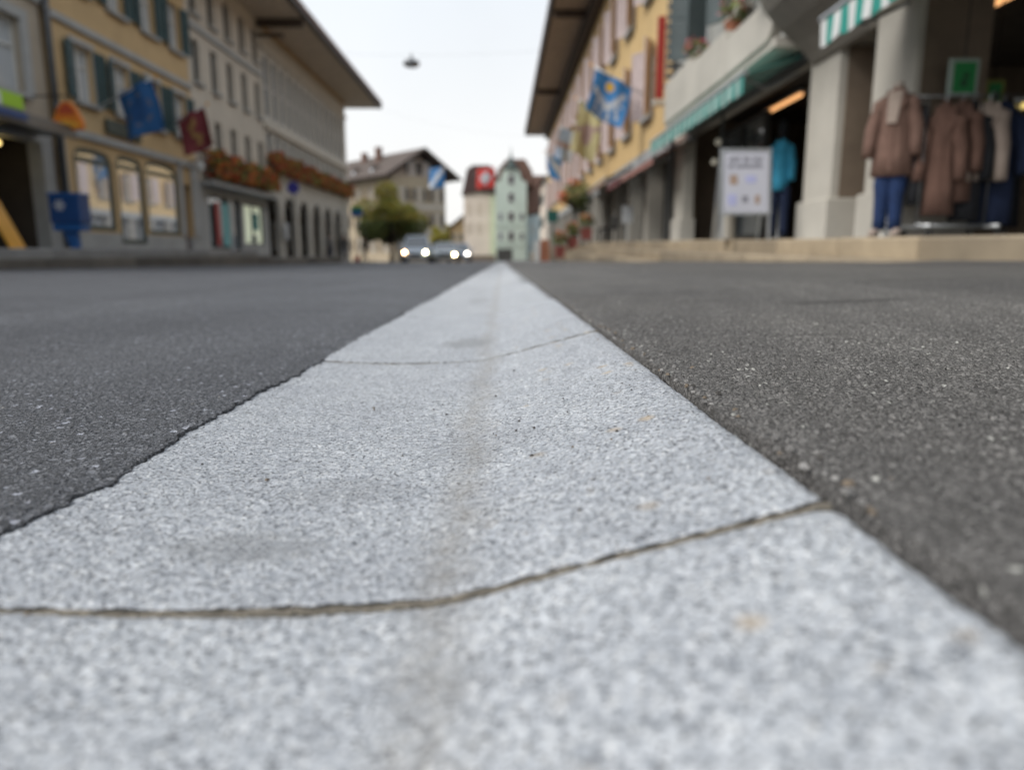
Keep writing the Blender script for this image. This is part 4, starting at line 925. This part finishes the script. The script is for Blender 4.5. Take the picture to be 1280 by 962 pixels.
def trousers(parent, m, z0, z1, hip, gap):
    o = MB().loft([ring(0, 0, z1-.22, hip*1.02, hip*.7), ring(0, 0, z1-.1, hip, hip*.66), ring(0, 0, z1, hip*.9, hip*.6)]).build('trousers', m, parent, True)
    for s_ in (-1, 1): MB().tube([(s_*gap*.8, 0, z1-.12), (s_*gap, 0, z1-.30), (s_*gap*1.05, -.01, (z0+z1)/2-.05), (s_*gap*1.1, .0, z0+.12), (s_*gap*1.12, 0, z0)], [.085, .083, .066, .058, .060], 12).build('trouser_leg', m, o, True)
    return o
t = thing('mannequin', 'headless mannequin in brown coat and blue jeans by the pale pier', 'mannequin', (3.62, 6.90, terr(6.90)), rz=R(-38))
MB().lathe([(.17, 0), (.17, .012), (.03, .02), (.015, .03), (.015, .5)], (0, .02, 0), 16).build('stand', M_alu, t, True)
trousers(t, M_jeans, .07, .78, .105, .058); coat(t, 'coat', M_coat, .56, 1.35, .145, .11, 1.15, seed=1., sl=.5)
MB().lathe([(.055, 1.30), (.05, 1.36), (.045, 1.385), (.01, 1.39)], (0, 0, 0), 12).build('neck', M_skinm, t, True)
MB().hexa([(-.05, -.135, 1.02), (.03, -.135, 1.02), (.03, -.08, 1.02), (-.05, -.08, 1.02), (-.06, -.10, 1.30), (.06, -.10, 1.30), (.06, -.05, 1.30), (-.06, -.05, 1.30)]).build('shirt', M_beige, t)
for s_ in (-1, 1): MB().loft([ring(s_*.095, -.06, .015, .045, .12, 14), ring(s_*.095, -.055, .05, .043, .11, 14), ring(s_*.095, .0, .09, .036, .05, 14)]).build('shoe', M_beige, t, True)
t = thing('mannequin', 'mannequin in turquoise jacket and navy trousers between pier and pavement sign', 'mannequin', (4.13, 11., terr(11)), rz=R(-35))
MB().lathe([(.17, 0), (.17, .012), (.03, .02), (.015, .03), (.015, .6)], (0, .02, 0), 16).build('stand', M_alu, t, True)
trousers(t, M_navy, .05, .90, .14, .085); coat(t, 'jacket', M_turq, .72, 1.46, .125, .11, 1.05, seed=2., sl=.5); MB().lathe([(.055, 1.42), (.05, 1.48), (.06, 1.53), (.075, 1.62), (.06, 1.70), (.02, 1.73)], (0, 0, 0), 12).build('head_form', M_blackc, t, True)
for s_ in (-1, 1): MB().loft([ring(s_*.095, -.06, .012, .045, .12, 14), ring(s_*.095, -.055, .05, .043, .11, 14), ring(s_*.095, .0, .08, .036, .05, 14)]).build('shoe', M_blackc, t, True)
# clothes rail
zt = terr(6.9)
t = thing('clothes_rail', 'silver wheeled clothes rail carrying coats on the terrace', 'clothes rail', (4.05, 6.72, zt), rz=R(-3))
MB().tube([(-.34, 0, 1.235), (.80, 0, 1.235)], .010, 8).build('top_bar', M_metal, t, True)
for x in (-.24, .36): MB().tube([(x, 0, .10), (x, 0, 1.235)], .010, 8).build('upright', M_metal, t, True)
MB().tube([(-.24, 0, .11), (.36, 0, .11)], .018, 8).build('base_bar', M_alu, t, True)
for x in (-.24, .36):
    MB().tube([(x, -.24, .10), (x, .24, .10)], .018, 8).build('foot', M_alu, t, True)
    for y in (-.22, .22): MB().lathe([(.005, -.014), (.036, -.013), (.036, .013), (.005, .014)], (x, y, .038), 12, 'x').build('caster', M_rub, t)
def hung(label, name, cat, m, x, zb, ztop, wd, dp, rz, seed, sl=.55, sleeves=True, y=6.72):
    t = thing(name, label, cat, (x, y, zt+1.235), rz=rz); coat(t, 'body', m, zb-1.235, ztop-1.235, wd, dp, 1.08, sleeves, sl, seed)
    MB().tube([(0, 0, ztop-1.235-.02), (0, 0, .0), (.018, 0, .022), (.03, 0, .01)], .004, 6).build('hanger_hook', M_alu, t); return t
hung('long russet coat hanging on the rail next to the mannequin', 'coat', 'coat', M_coat2, 3.97, .20, 1.19, .12, .07, R(-35), 3.)
hung('shorter brown coat hanging on the rail in front of the black garment', 'coat', 'coat', M_coat2, 4.12, .32, 1.20, .11, .07, R(-38), 4., .5)
hung('black jacket hanging on the rail beside the beige sweater', 'jacket', 'jacket', M_blackc, 4.22, .15, 1.20, .11, .06, R(-40), 5.)
hung('light beige sweater hanging at the front of the rail end', 'sweater', 'sweater', M_beige, 4.32, .50, 1.19, .10, .07, R(-30), 6., .60, y=6.66)
hung('black coat hanging behind the rail near the brown reveal wall', 'coat', 'coat', M_blackc, 3.80, .30, 1.18, .07, .05, R(-60), 7., .5, False, y=6.80)
hung('navy long coat hanging at the right edge of the picture', 'coat', 'coat', M_navy, 4.50, .12, 1.20, .14, .07, R(-35), 8., .5, y=6.74)
hung('black coat hanging just inside the shop at the right edge', 'coat', 'coat', M_blackc, 4.72, .10, 1.25, .20, .09, R(-20), 9., .5, y=7.05)
t = thing('clothes_rail', 'second clothes rail half hidden inside the dark shop', 'clothes rail', (5.1, 7.05, terr(7)))
MB().tube([(-.3, 0, 1.27), (.9, 0, 1.27)], .015, 8).build('top_bar', M_alu, t, True)
for x in (-.25, .85): MB().tube([(x, 0, 0), (x, 0, 1.27)], .014, 8).build('upright', M_alu, t, True)

# ------------------------------------------------------------------ cars coming towards the camera
def car(label, loc, rz, paint, lmat, Wd=1.78, L=4.3, H=1.5, lamps=(1, 1), suv=False, lz=0.):
    t = thing('car', label, 'car', loc, rz=rz, group='cars coming up the road with lights on'); hw = Wd/2; hood = .92 if suv else .80; belt = hood+.10
    st = [(-L/2, .62, .30, .58), (-L/2+.10, .84, .22, .68), (-L/2+.55, .98, .20, hood-.06), (-L/2+1.25, 1., .20, hood+.03), (0, 1., .20, belt), (L/2-.9, 1., .20, belt+.03), (L/2-.3, .97, .22, belt), (L/2, .82, .34, belt-.10)]
    rs = []
    for y, wf, zb, zt_ in st:
        w_ = hw*wf; rs.append([(-w_*.86, y, zb), (w_*.86, y, zb), (w_, y, zb+.14), (w_*1.0, y, zb+(zt_-zb)*.6), (w_*.94, y, zt_-.03), (w_*.75, y, zt_+.01), (-w_*.75, y, zt_+.01), (-w_*.94, y, zt_-.03), (-w_*1., y, zb+(zt_-zb)*.6), (-w_, y, zb+.14)])
    body = MB().loft(rs).build('body', paint, t, True); s = body.modifiers.new('sub', 'SUBSURF'); s.levels = s.render_levels = 1
    y0, y1 = -L/2+1.12, L/2-(.35 if suv else .75)
    cab = [(y0, hood-.02, .86), (y0+.72, H-.06, .70), (y0+1.1, H, .68), (y1-.75, H-.02, .68), (y1-.15, H-.18, .68), (y1, belt, .80)]
    m = MB(); rr = []
    for y, z, k in cab: rr.append([(-hw*.90, y, hood-.05), (hw*.90, y, hood-.05), (hw*k, y, z), (-hw*k, y, z)])
    m.loft(rr); m.build('cabin_glass', M_pane, t)
    m = MB(); P = [(y, z, k) for y, z, k in cab[1:5]]
    m.loft([[(-hw*k*.97, y, z+.004), (hw*k*.97, y, z+.004), (hw*k*.9, y, z+.035), (-hw*k*.9, y, z+.035)] for y, z, k in P]); m.build('roof', paint, t, True)
    for s_ in (-1, 1):
        MB().hexa([(s_*hw*.84, y0, hood), (s_*hw*.92, y0, hood), (s_*hw*.92, y0+.08, hood), (s_*hw*.84, y0+.08, hood), (s_*hw*.66, y0+.70, H-.04), (s_*hw*.73, y0+.70, H-.04), (s_*hw*.73, y0+.80, H-.03), (s_*hw*.66, y0+.80, H-.03)]).build('pillar', paint, t)
        MB().hexa([(s_*hw*.98, y0+.35, belt+.0), (s_*(hw+.20), y0+.33, belt+.02), (s_*(hw+.20), y0+.45, belt+.02), (s_*hw*.98, y0+.45, belt+.0), (s_*hw*.98, y0+.35, belt+.12), (s_*(hw+.19), y0+.33, belt+.16), (s_*(hw+.19), y0+.45, belt+.16), (s_*hw*.98, y0+.45, belt+.12)]).build('mirror', paint, t)
        for yw in (-L/2+.82, L/2-.82):
            wv = MB().lathe([(.18, -.11), (.30, -.11), (.325, -.06), (.325, .06), (.30, .11), (.18, .11)], (s_*(hw-.10), yw, .325), 20, 'x').build('wheel', M_rub, t); MB().lathe([(.01, -.115), (.19, -.112), (.19, .112), (.01, .115)], (s_*(hw-.10), yw, .325), 14, 'x').build('rim', M_alu, wv)
        hl = MB().loft([ring(s_*hw*.68, -L/2+.07, .60+lz, .15, .07, 12), ring(s_*hw*.70, -L/2+.09, .70+lz, .17, .07, 12)]).build('headlight', M_alu, t, True)
        if lamps[(s_+1)//2]: MB().lathe([(.005, -.03), (.05, -.025), (.062, .0), (.05, .03), (.005, .035)], (s_*hw*.68, -L/2-.005, .65+lz), 14, 'y').build('bulb', lmat[(s_+1)//2], hl)
    MB().box(-hw*.42, hw*.42, -L/2-.022, -L/2+.04, .46, .62).build('grille', M_black, t, bev=.01); MB().box(-.26, .26, -L/2-.03, -L/2-.023, .33, .44).build('number_plate', FW, t)
    return t
P1 = mat('blue_grey_car_paint', (.52, .62, .73), .25, .05, 2.); P2 = mat('grey_green_car_paint', (.46, .53, .58), .25, .05, 2.); P3 = mat('blue_car_paint', (.38, .50, .66), .25, .05, 2.)
HLo = emat('orange_white_headlamp', (1., .60, .30), 34.); HLw = emat('warm_white_headlamp', (1., .88, .55), 44.); HLy = emat('yellow_headlamp', (1., .80, .42), 40.); HLc = emat('pale_headlamp', (1., .92, .80), 26.)
car('blue-grey tall car with two lit headlights, leftmost of the three', (-5.35, 46.5, -.46), R(2), P1, (HLo, HLw), 1.85, 4.4, 1.66, suv=True)
car('low grey car in the middle, just right of the blue-grey car', (-3.55, 46.0, -.455), R(3), P2, (HLy, HLy), 1.72, 4.2, 1.24, lamps=(0, 1), lz=-.14)
car('blue car farthest back, rightmost of the three', (-3.25, 56.0, -.555), R(2), P3, (HLc, HLc), 1.76, 4.2, 1.42, lamps=(0, 1))

# ------------------------------------------------------------------ people by the arcade corner
def person(label, loc, rz, h, top, bottom, stride=.12, bag=None):
    t = thing('person', label, 'person', loc, rz=rz); k = h/1.75
    V = {'pel': (0, 0, .95, .135), 'wst': (0, -.01, 1.10, .125), 'chs': (0, -.01, 1.30, .15), 'shl': (0, 0, 1.43, .105), 'nck': (0, -.01, 1.50, .055), 'hd0': (0, -.02, 1.57, .075), 'hd1': (0, -.02, 1.66, .095), 'hd2': (0, -.01, 1.72, .075)}
    E = [('pel', 'wst'), ('wst', 'chs'), ('chs', 'shl'), ('shl', 'nck'), ('nck', 'hd0'), ('hd0', 'hd1'), ('hd1', 'hd2')]
    for s_, n in ((-1, 'l'), (1, 'r')):
        st = s_*stride
        V.update({n+'hp': (s_*.09, 0, .90, .095), n+'kn': (s_*.10, -.03-st*.4, .50, .062), n+'an': (s_*.10, st, .09, .042), n+'to': (s_*.11, st-.16, .035, .035), n+'sh': (s_*.19, 0, 1.40, .065), n+'el': (s_*.25, .03, 1.12, .046), n+'wr': (s_*.25, -.08+st*.5, .89, .030), n+'pm': (s_*.25, -.10+st*.5, .83, .030)})
        E += [('pel', n+'hp'), (n+'hp', n+'kn'), (n+'kn', n+'an'), (n+'an', n+'to'), ('shl', n+'sh'), (n+'sh', n+'el'), (n+'el', n+'wr'), (n+'wr', n+'pm')]
        for q in range(4): V[n+'f%d' % q] = (s_*(.245+.004*q), -.135+.024*q+st*.5, .745+.008*abs(q-1), .009); E.append((n+'pm', n+'f%d' % q))
        V[n+'th'] = (s_*.225, -.15+st*.5, .80, .010); E.append((n+'pm', n+'th'))
    keys = list(V); me = bpy.data.meshes.new('body'); me.from_pydata([tuple(c*k for c in V[q][:3]) for q in keys], [(keys.index(a), keys.index(c)) for a, c in E], [])
    o = link('body', me, t); sk = o.modifiers.new('skin', 'SKIN'); sk.use_smooth_shade = True
    for i, q in enumerate(keys): me.skin_vertices[0].data[i].radius = (V[q][3]*k,)*2; me.skin_vertices[0].data[i].use_root = q == 'pel'
    o.modifiers.new('sub', 'SUBSURF').levels = 1
    dg = bpy.context.evaluated_depsgraph_get(); m2 = bpy.data.meshes.new_from_object(o.evaluated_get(dg)); o.modifiers.clear(); o.data = m2
    m2.materials.clear()
    for q in (M_skin, top, bottom, M_blackc): m2.materials.append(q)
    for p in m2.polygons:
        z = p.center.z/k; x = abs(p.center.x)/k
        p.material_index = 3 if z < .11 else (0 if z > 1.475 or (z < .88 and x > .19) else (1 if z > .90 or x > .2 else 2)); p.use_smooth = True
    MB().lathe([(.01, .115), (.06, .105), (.10, .05), (.108, 0), (.09, -.05), (.06, -.06)], (0, .012, 1.665*k), 14).build('hair', M_hair, t, True)
    MB().lathe([(.001, -.03), (.014, -.005), (.012, .01)], (0, -.02, 1.635*k), 8, 'y').build('nose', M_skin, t, True).location = (0, -.095, 0)
    for s_ in (-1, 1): MB().lathe([(.002, -.01), (.011, 0), (.002, .01)], (s_*.033, -.108, 1.665*k), 8, 'y').build('eye', M_black, t, True)
    MB().box(-.025, .025, -.112, -.10, 1.592*k, 1.60*k).build('mouth', M_red, t)
    return t
person('person in black standing near the arcade end, left of the two dark figures', (-10.15, 47.2, -.40), R(10), 1.72, M_blackc, M_navy, .10)
person('person in black walking on the pavement between arcade and tree', (-9.1, 48.6, -.49), R(-30), 1.72, M_blackc, M_blackc, .16)
person('person in grey jacket beside the arches, behind the person in black', (-10.6, 45.3, -.38), R(40), 1.70, M_metal, M_navy, .08)
o = thing('bag', 'small red bag standing on the pavement beside the walking person', 'bag', (-9.45, 47.8, -.40)); MB().hexa([(-.18, -.1, 0), (.18, -.1, 0), (.18, .1, 0), (-.18, .1, 0), (-.15, -.07, .34), (.15, -.07, .34), (.15, .07, .34), (-.15, .07, .34)]).build('body', M_red, o, bev=.02); MB().tube([(-.08, 0, .34), (-.07, 0, .46), (.07, 0, .46), (.08, 0, .34)], .012, 6).build('handle', M_red, o)

# ------------------------------------------------------------------ flower stall cluster down the right footway
zf = gz(2.6, 28)
t = thing('flower_column', 'tall planter column with a big bush of orange flowers beyond the awnings', 'planter', (2.75, 28, zf)); MB().tube([(0, 0, 0), (0, 0, 2.2)], .05, 8).build('post', M_metal, t); MB().lathe([(.12, 1.95), (.30, 2.12), (.34, 2.3), (.30, 2.3)], (0, 0, 0), 14).build('basket', M_timber, t)
m = MB(); leaves(m, (.1, 0, 2.45), .62, 700, .075, lambda p, u: random.choice((0, 1, 1)), .85, .2); leaves(m, (.22, 0, 2.0), .36, 200, .07, lambda p, u: 1, 1., .2); m.build('leaves', LEAF, t, fix=False)
m = MB(); leaves(m, (-.42, -.05, 2.35), .28, 130, .06, lambda p, u: 3, 1., .4); leaves(m, (-.05, -.1, 2.85), .30, 90, .055, lambda p, u: random.choice((1, 3)), .6, .5); m.build('blossoms', FLOW, t, fix=False)
t = thing('shop_sign', 'small teal sign board on a post by the flower column', 'sign', (1.95, 28.6, gz(1.95, 28.6))); MB().tube([(0, 0, 0), (0, 0, 1.9)], .03, 8).build('post', M_metal, t); MB().box(-.22, .22, -.03, .03, 1.5, 1.95).build('plate', mat('dark_teal_plate', (.012, .12, .10), .5), t, bev=.01)
for k, (x, y, lab) in enumerate(((2.15, 27.2, 'red planter tub at the left of the flower cluster'), (2.62, 27.4, 'red planter tub in the middle of the flower cluster'), (3.12, 27.3, 'red planter tub at the right of the flower cluster by the steps'))):
    zz = max(gz(min(x, 2.9), y), terr(y)-.33 if 2.3 < x < 2.64 else -9, terr(y)-.17 if 2.64 <= x < 3 else -9, terr(y) if x >= 3 else -9)
    t = thing('planter', lab, 'planter', (x, y, zz+.004)); MB().hexa([(-.17, -.17, .12), (.17, -.17, .12), (.17, .17, .12), (-.17, .17, .12), (-.21, -.21, .55), (.21, -.21, .55), (.21, .21, .55), (-.21, .21, .55)]).build('tub', mat('faded_red_tub', (.30, .085, .07), .7), t, bev=.01)
    for a in (-.14, .14):
        for c in (-.14, .14): MB().box(a-.02, a+.02, c-.02, c+.02, 0, .13).build('leg', M_black, t)
    m = MB(); leaves(m, (0, 0, .80), .32, 240, .06, lambda p, u: random.choice((0, 1)), .9, .2); m.build('leaves', LEAF, t, fix=False)
    m = MB(); leaves(m, (0, -.03, .92), .27, 70, .05, lambda p, u: random.choice((0, 3)), .8, .4); m.build('blossoms', FLOW, t, fix=False)
for k, (x, y, m_, lab) in enumerate(((1.80, 31., M_terra, 'rust-orange folding board on the footway before the flower cluster'), (1.62, 32.5, M_white, 'white folding board on the footway beyond the rust-orange one'))):
    t = thing('pavement_sign', lab, 'sign', (x, y, gz(x, y))); MB().hexa([(-.2, -.2, 0), (.2, -.2, 0), (.2, -.17, 0), (-.2, -.17, 0), (-.2, -.02, .9), (.2, -.02, .9), (.2, .01, .9), (-.2, .01, .9)]).build('front_leaf', m_, t); MB().hexa([(-.2, .2, 0), (.2, .2, 0), (.2, .23, 0), (-.2, .23, 0), (-.2, .02, .9), (.2, .02, .9), (.2, .05, .9), (-.2, .05, .9)]).build('rear_leaf', m_, t)
t = thing('bench', 'dark low bench on the terrace edge beyond the salmon awning', 'bench', (3.5, 24.5, terr(24.5))); MB().box(-.25, .25, -.7, .7, .40, .46).build('seat', M_black, t, bev=.01); MB().box(.20, .25, -.7, .7, .46, .85).build('backrest', M_black, t, bev=.01)
for y in (-.6, .6):
    for x in (-.2, .2): MB().box(x-.025, x+.025, y-.025, y+.025, 0, .40).build('leg', M_black, t)
t = thing('menu_stand', 'thin white notice stand between the grey piers', 'sign', (3.72, 21.9, terr(21.9))); MB().tube([(0, 0, 0), (0, 0, 1.0)], .02, 6).build('post', M_alu, t); MB().box(-.16, .16, -.015, .015, .55, 1.05).build('plate', FW, t, bev=.005)

# ------------------------------------------------------------------ far end of the street
def house_box(name, label, loc, rz, w, d, h, wallm, roofm, rise, over, rows, cols, win=(.9, 1.3), shut=None, axis='x', z0=1.2, dz=2.8, pane=M_pane, ground=None, cat='house', frame=M_frame_w):
    """gable roof with its ridge along local y; gable faces -y; windows on the -y and -x sides"""
    t = thing(name, label, cat, loc, rz=rz); MB().box(-w/2, w/2, 0, d, -1.5, h).build('wall', wallm, t)
    MB().prism([(-w/2, .001, h), (w/2, .001, h), (0, .001, h+rise*(w/2)/(w/2+over))], (0, d-.002, 0)).build('gable_wall', M_soff_r if name == 'gable_house' else wallm, t)
    sl = rise/(w/2+over)
    for s_ in (-1, 1):
        P = [(0, h+rise), (s_*(w/2+over), h), (s_*(w/2+over), h-.16), (0, h+rise-.18)]; r = MB().prism([(x, -over, z) for x, z in P], (0, d+2*over, 0)).build('roof', roofm, t)
        MB().prism([(0, -over-.03, h+rise+.03), (s_*(w/2+over+.05), -over-.03, h+.0), (s_*(w/2+over+.05), -over-.03, h-.25), (0, -over-.03, h+rise-.25)], (0, .028, 0)).build('verge_board', M_timber, r)
    fm = cached(('hw', win, frame.name), lambda: frame_mesh(win[0], win[1], 1, frame, .08, 1, (), .06)); pm = pane_mesh(win[0], win[1], 1, pane); sh = shutter_mesh(.42, win[1]-.04, shut) if shut else None
    def win_at(x, y, z, r):
        o = link('window', fm, t); o.location = (x, y, z); o.rotation_euler = (0, 0, r); link('pane', pm, o).location = (.02, 0, 0)
        if sh:
            for s_ in (-1, 1):
                q = link('shutter', sh, o); q.location = (.03, s_*(win[0]/2+.02), .02); q.rotation_euler = (0, 0, 0 if s_ > 0 else math.pi)
    for i in range(rows):
        for j in range(cols): win_at(-w/2+w*(j+.5)/cols, -.03, z0+dz*i, -math.pi/2)
        for j in range(max(2, int(d/2.8))): win_at(-w/2-.03, d*(j+.5)/max(2, int(d/2.8)), z0+dz*i, math.pi)
    if rise > 2:
        for s_ in (-1, 1): win_at(s_*w*.13, -.03, h+.25, -math.pi/2)
    if ground: MB().box(-w/2-.05, w/2+.05, -.05, -.002, -1.4, .9).build('ground_floor_front', ground, t)
    return t
M_chal = mat('beige_render', (.45, .37, .26), .9, .1, .6, dirt=.2); M_cream2 = mat('pinkish_cream_render', (.78, .68, .57), .9, .08, .6); M_mint = mat('mint_render', (.52, .60, .53), .9, .07, .6); M_pbl = mat('pale_blue_render', (.46, .56, .60), .9, .07, .6); M_mint2 = mat('pale_lime_render', (.66, .69, .50), .9, .07, .6)
t = house_box('gable_house', 'beige house with big brown gable roof behind the round tree', (-8.9, 80., -.8), R(40), 6.8, 14., 8.9, M_chal, M_tilegrey, 2.95, 1.3, 3, 3, (.95, 1.35), M_timber, z0=1.1, dz=2.65)
for k, (x, y) in enumerate(((-2.6, 6.), (-1.6, 10.))): MB().box(x*.5-.3, x*.5+.3, y-.3, y+.3, 9.6, 12.5-k*.2).build('chimney', M_tile, t)
for y in (3.5, 7.5): 
    o = MB().prism([(-3.7, y-.6, 9.2), (-3.7, y+.6, 9.2), (-3.7, y, 10.3)], (2.2, 0, 0)).build('dormer', M_tilegrey, t); MB().box(-3.74, -3.68, y-.3, y+.3, 9.3, 9.8).build('pane', M_panec, o)
MB().box(-3.42, 3.42, -.06, -.002, 2.95, 3.45).build('string_course', M_l3, t); MB().box(-3.42, 3.42, -.06, -.002, 5.6, 6.1).build('string_course', M_l3, t)
# cream and mint corner block
t = house_box('corner_house', 'pinkish cream house with dark roof left of the mint turret house', (-3.2, 106., -1.1), 0, 4.6, 10, 9.6, M_cream2, mat('dark_slate_roof', (.085, .05, .045), .8, .2), .35, .25, 2, 3, (.75, 1.4), None, z0=4.0, dz=2.7, ground=M_brown, pane=M_pdark, frame=M_chal)
MB().prism([(-2.5, .2, 9.75), (2.5, .2, 9.75), (2.2, .2, 12.9), (1.4, .2, 13.5), (-1.0, .2, 13.5), (-1.8, .2, 12.9)], (0, 9, 0)).build('mansard_roof', mat('dark_slate_roof', (0, 0, 0)), t); MB().box(1.4, 2.32, -.08, -.001, 1.0, 9.4).build('lime_bay', M_mint2, t)
t = thing('turret_house', 'mint green house with curved gable and a dark spire at street end', 'house', (1.25, 104., -1.1))
MB().box(-2.2, 2.2, 0, 9, -1, 10.6).build('wall', M_mint, t); gp_ = [(-2.2, 10.6), (2.2, 10.6), (2.15, 11.0), (1.5, 11.2), (1.25, 12.2), (.95, 12.8), (-.95, 12.8), (-1.25, 12.2), (-1.5, 11.2), (-2.15, 11.0)]
MB().prism([(x, .0, z) for x, z in gp_], (0, .4, 0)).build('curved_gable', M_mint, t)
sp_ = MB().lathe([(1.25, 12.75), (1.05, 12.95), (.70, 13.3), (.42, 13.8), (.22, 14.3), (.07, 15.0), (.03, 15.6), (.005, 15.9)], (0, .6, 0), 12).build('spire', mat('verdigris_dark', (.035, .055, .05), .6), t, True)
MB().prism([(-2.4, 1.2, 10.7), (3.4, 1.2, 10.7), (3.0, 1.2, 12.6), (2.0, 1.2, 14.2), (-.6, 1.2, 14.2), (-1.8, 1.2, 12.8)], (0, 7.8, 0)).build('roof', M_tile, t)
for z in (2.9, 5.6, 8.2, 10.6):
    o = MB().box(-.42, .42, -.06, -.002, z, z+1.35).build('window', M_frame_w, t); MB().box(-.34, .34, -.075, -.062, z+.08, z+1.27).build('pane', mat('plum_pane', (.05, .04, .045), .15), o)
for z in (2.3, 5.0): MB().box(-2.25, 2.25, -.10, -.002, z, z+.2).build('string_course', mat('pale_mint_trim', (.52, .60, .54), .85), t)
for x in (-1.5, 1.5):
    for z in (3.0, 5.7): o = MB().box(x-.3, x+.3, -.05, -.002, z, z+1.1).build('window', M_frame_w, t); MB().box(x-.24, x+.24, -.06, -.052, z+.06, z+1.04).build('pane', M_pane, o)
MB().box(-2.0, .2, -.04, -.002, -.2, 1.8).build('shop_front', M_frame_d, t)
house_box('corner_house', 'pale blue low house with tall russet roof right of the mint house', (5.3, 105., -1.1), 0, 3.6, 9, 6.6, M_pbl, M_tile, .4, .1, 2, 2, (.7, 1.2), None, z0=1.3, dz=2.6)
t = thing('hip_roof', 'tall russet tiled roof rising behind the pale blue house', 'roof', (5.6, 108., 5.2)); MB().prism([(-2.6, 0, 0), (3.5, 0, 0), (3.0, 3.2, 6.3), (-2.2, 3.2, 6.3)], (0, 5, .0)).build('tiles', M_tile, t)
house_box('corner_house', 'cream house partly hidden behind the flags at the right', (8.2, 92., -1.), 0, 6., 9, 10., M_cream2, M_tile, 2.2, .5, 3, 2, (.9, 1.4), M_shut_g, z0=1.4, dz=2.9)
house_box('far_house', 'grey-brown far house low in the gap behind the cars', (-9.0, 150., -1.6), R(8), 9, 10, 5.0, M_chal, M_tilegrey, 3.0, .8, 2, 3, (1., 1.3), None, z0=.6, dz=2.5)
house_box('far_house', 'dark-roofed far house left of the cream house at street end', (-2., 165., -1.6), R(-6), 8, 10, 4.6, M_l4, M_tilegrey, 3.2, .7, 1, 3, (1., 1.3), None, z0=1.4)
tree('dark green bushy tree far away between the gable house and cream house', (-10.5, 125., -1.4), 8.5, 3.4, 41, 0)
house_box('far_house', 'narrow ochre house between the small tree and the cream house', (-6.4, 122., -1.3), R(4), 4.2, 9, 5.6, M_ylwl, M_tile, 2.0, .5, 2, 2, (.8, 1.2), M_shut_g, z0=.9, dz=2.5)
house_box('far_house', 'tall grey house whose roof shows between mint house and flags', (7.6, 122., -1.3), R(-5), 5.5, 9, 11.2, M_l4, M_tilegrey, 2.6, .5, 3, 3, (.8, 1.3), None, z0=2.2, dz=3.)
# wooded ridge closing the horizon
m = MB(); n = 60; prev = None
for i in range(n+1):
    x = -900+1800*i/n; z = 12+9*noise.noise(Vector((x*.006, 2, 0)))+4*noise.noise(Vector((x*.03, 5, 0))); row = [(x, 900, -5), (x, 960, z*.6), (x, 1060, z), (x, 1300, -5)]
    if prev:
        for a, c, e_, f_ in zip(prev, prev[1:], row[1:], row): m.quad(a, f_, e_, c)
    prev = row
m.build('hills', mat('wooded_ridge', (.05, .07, .05), .95, .3, .02), fix=True, smooth=True)['kind'] = 'structure'
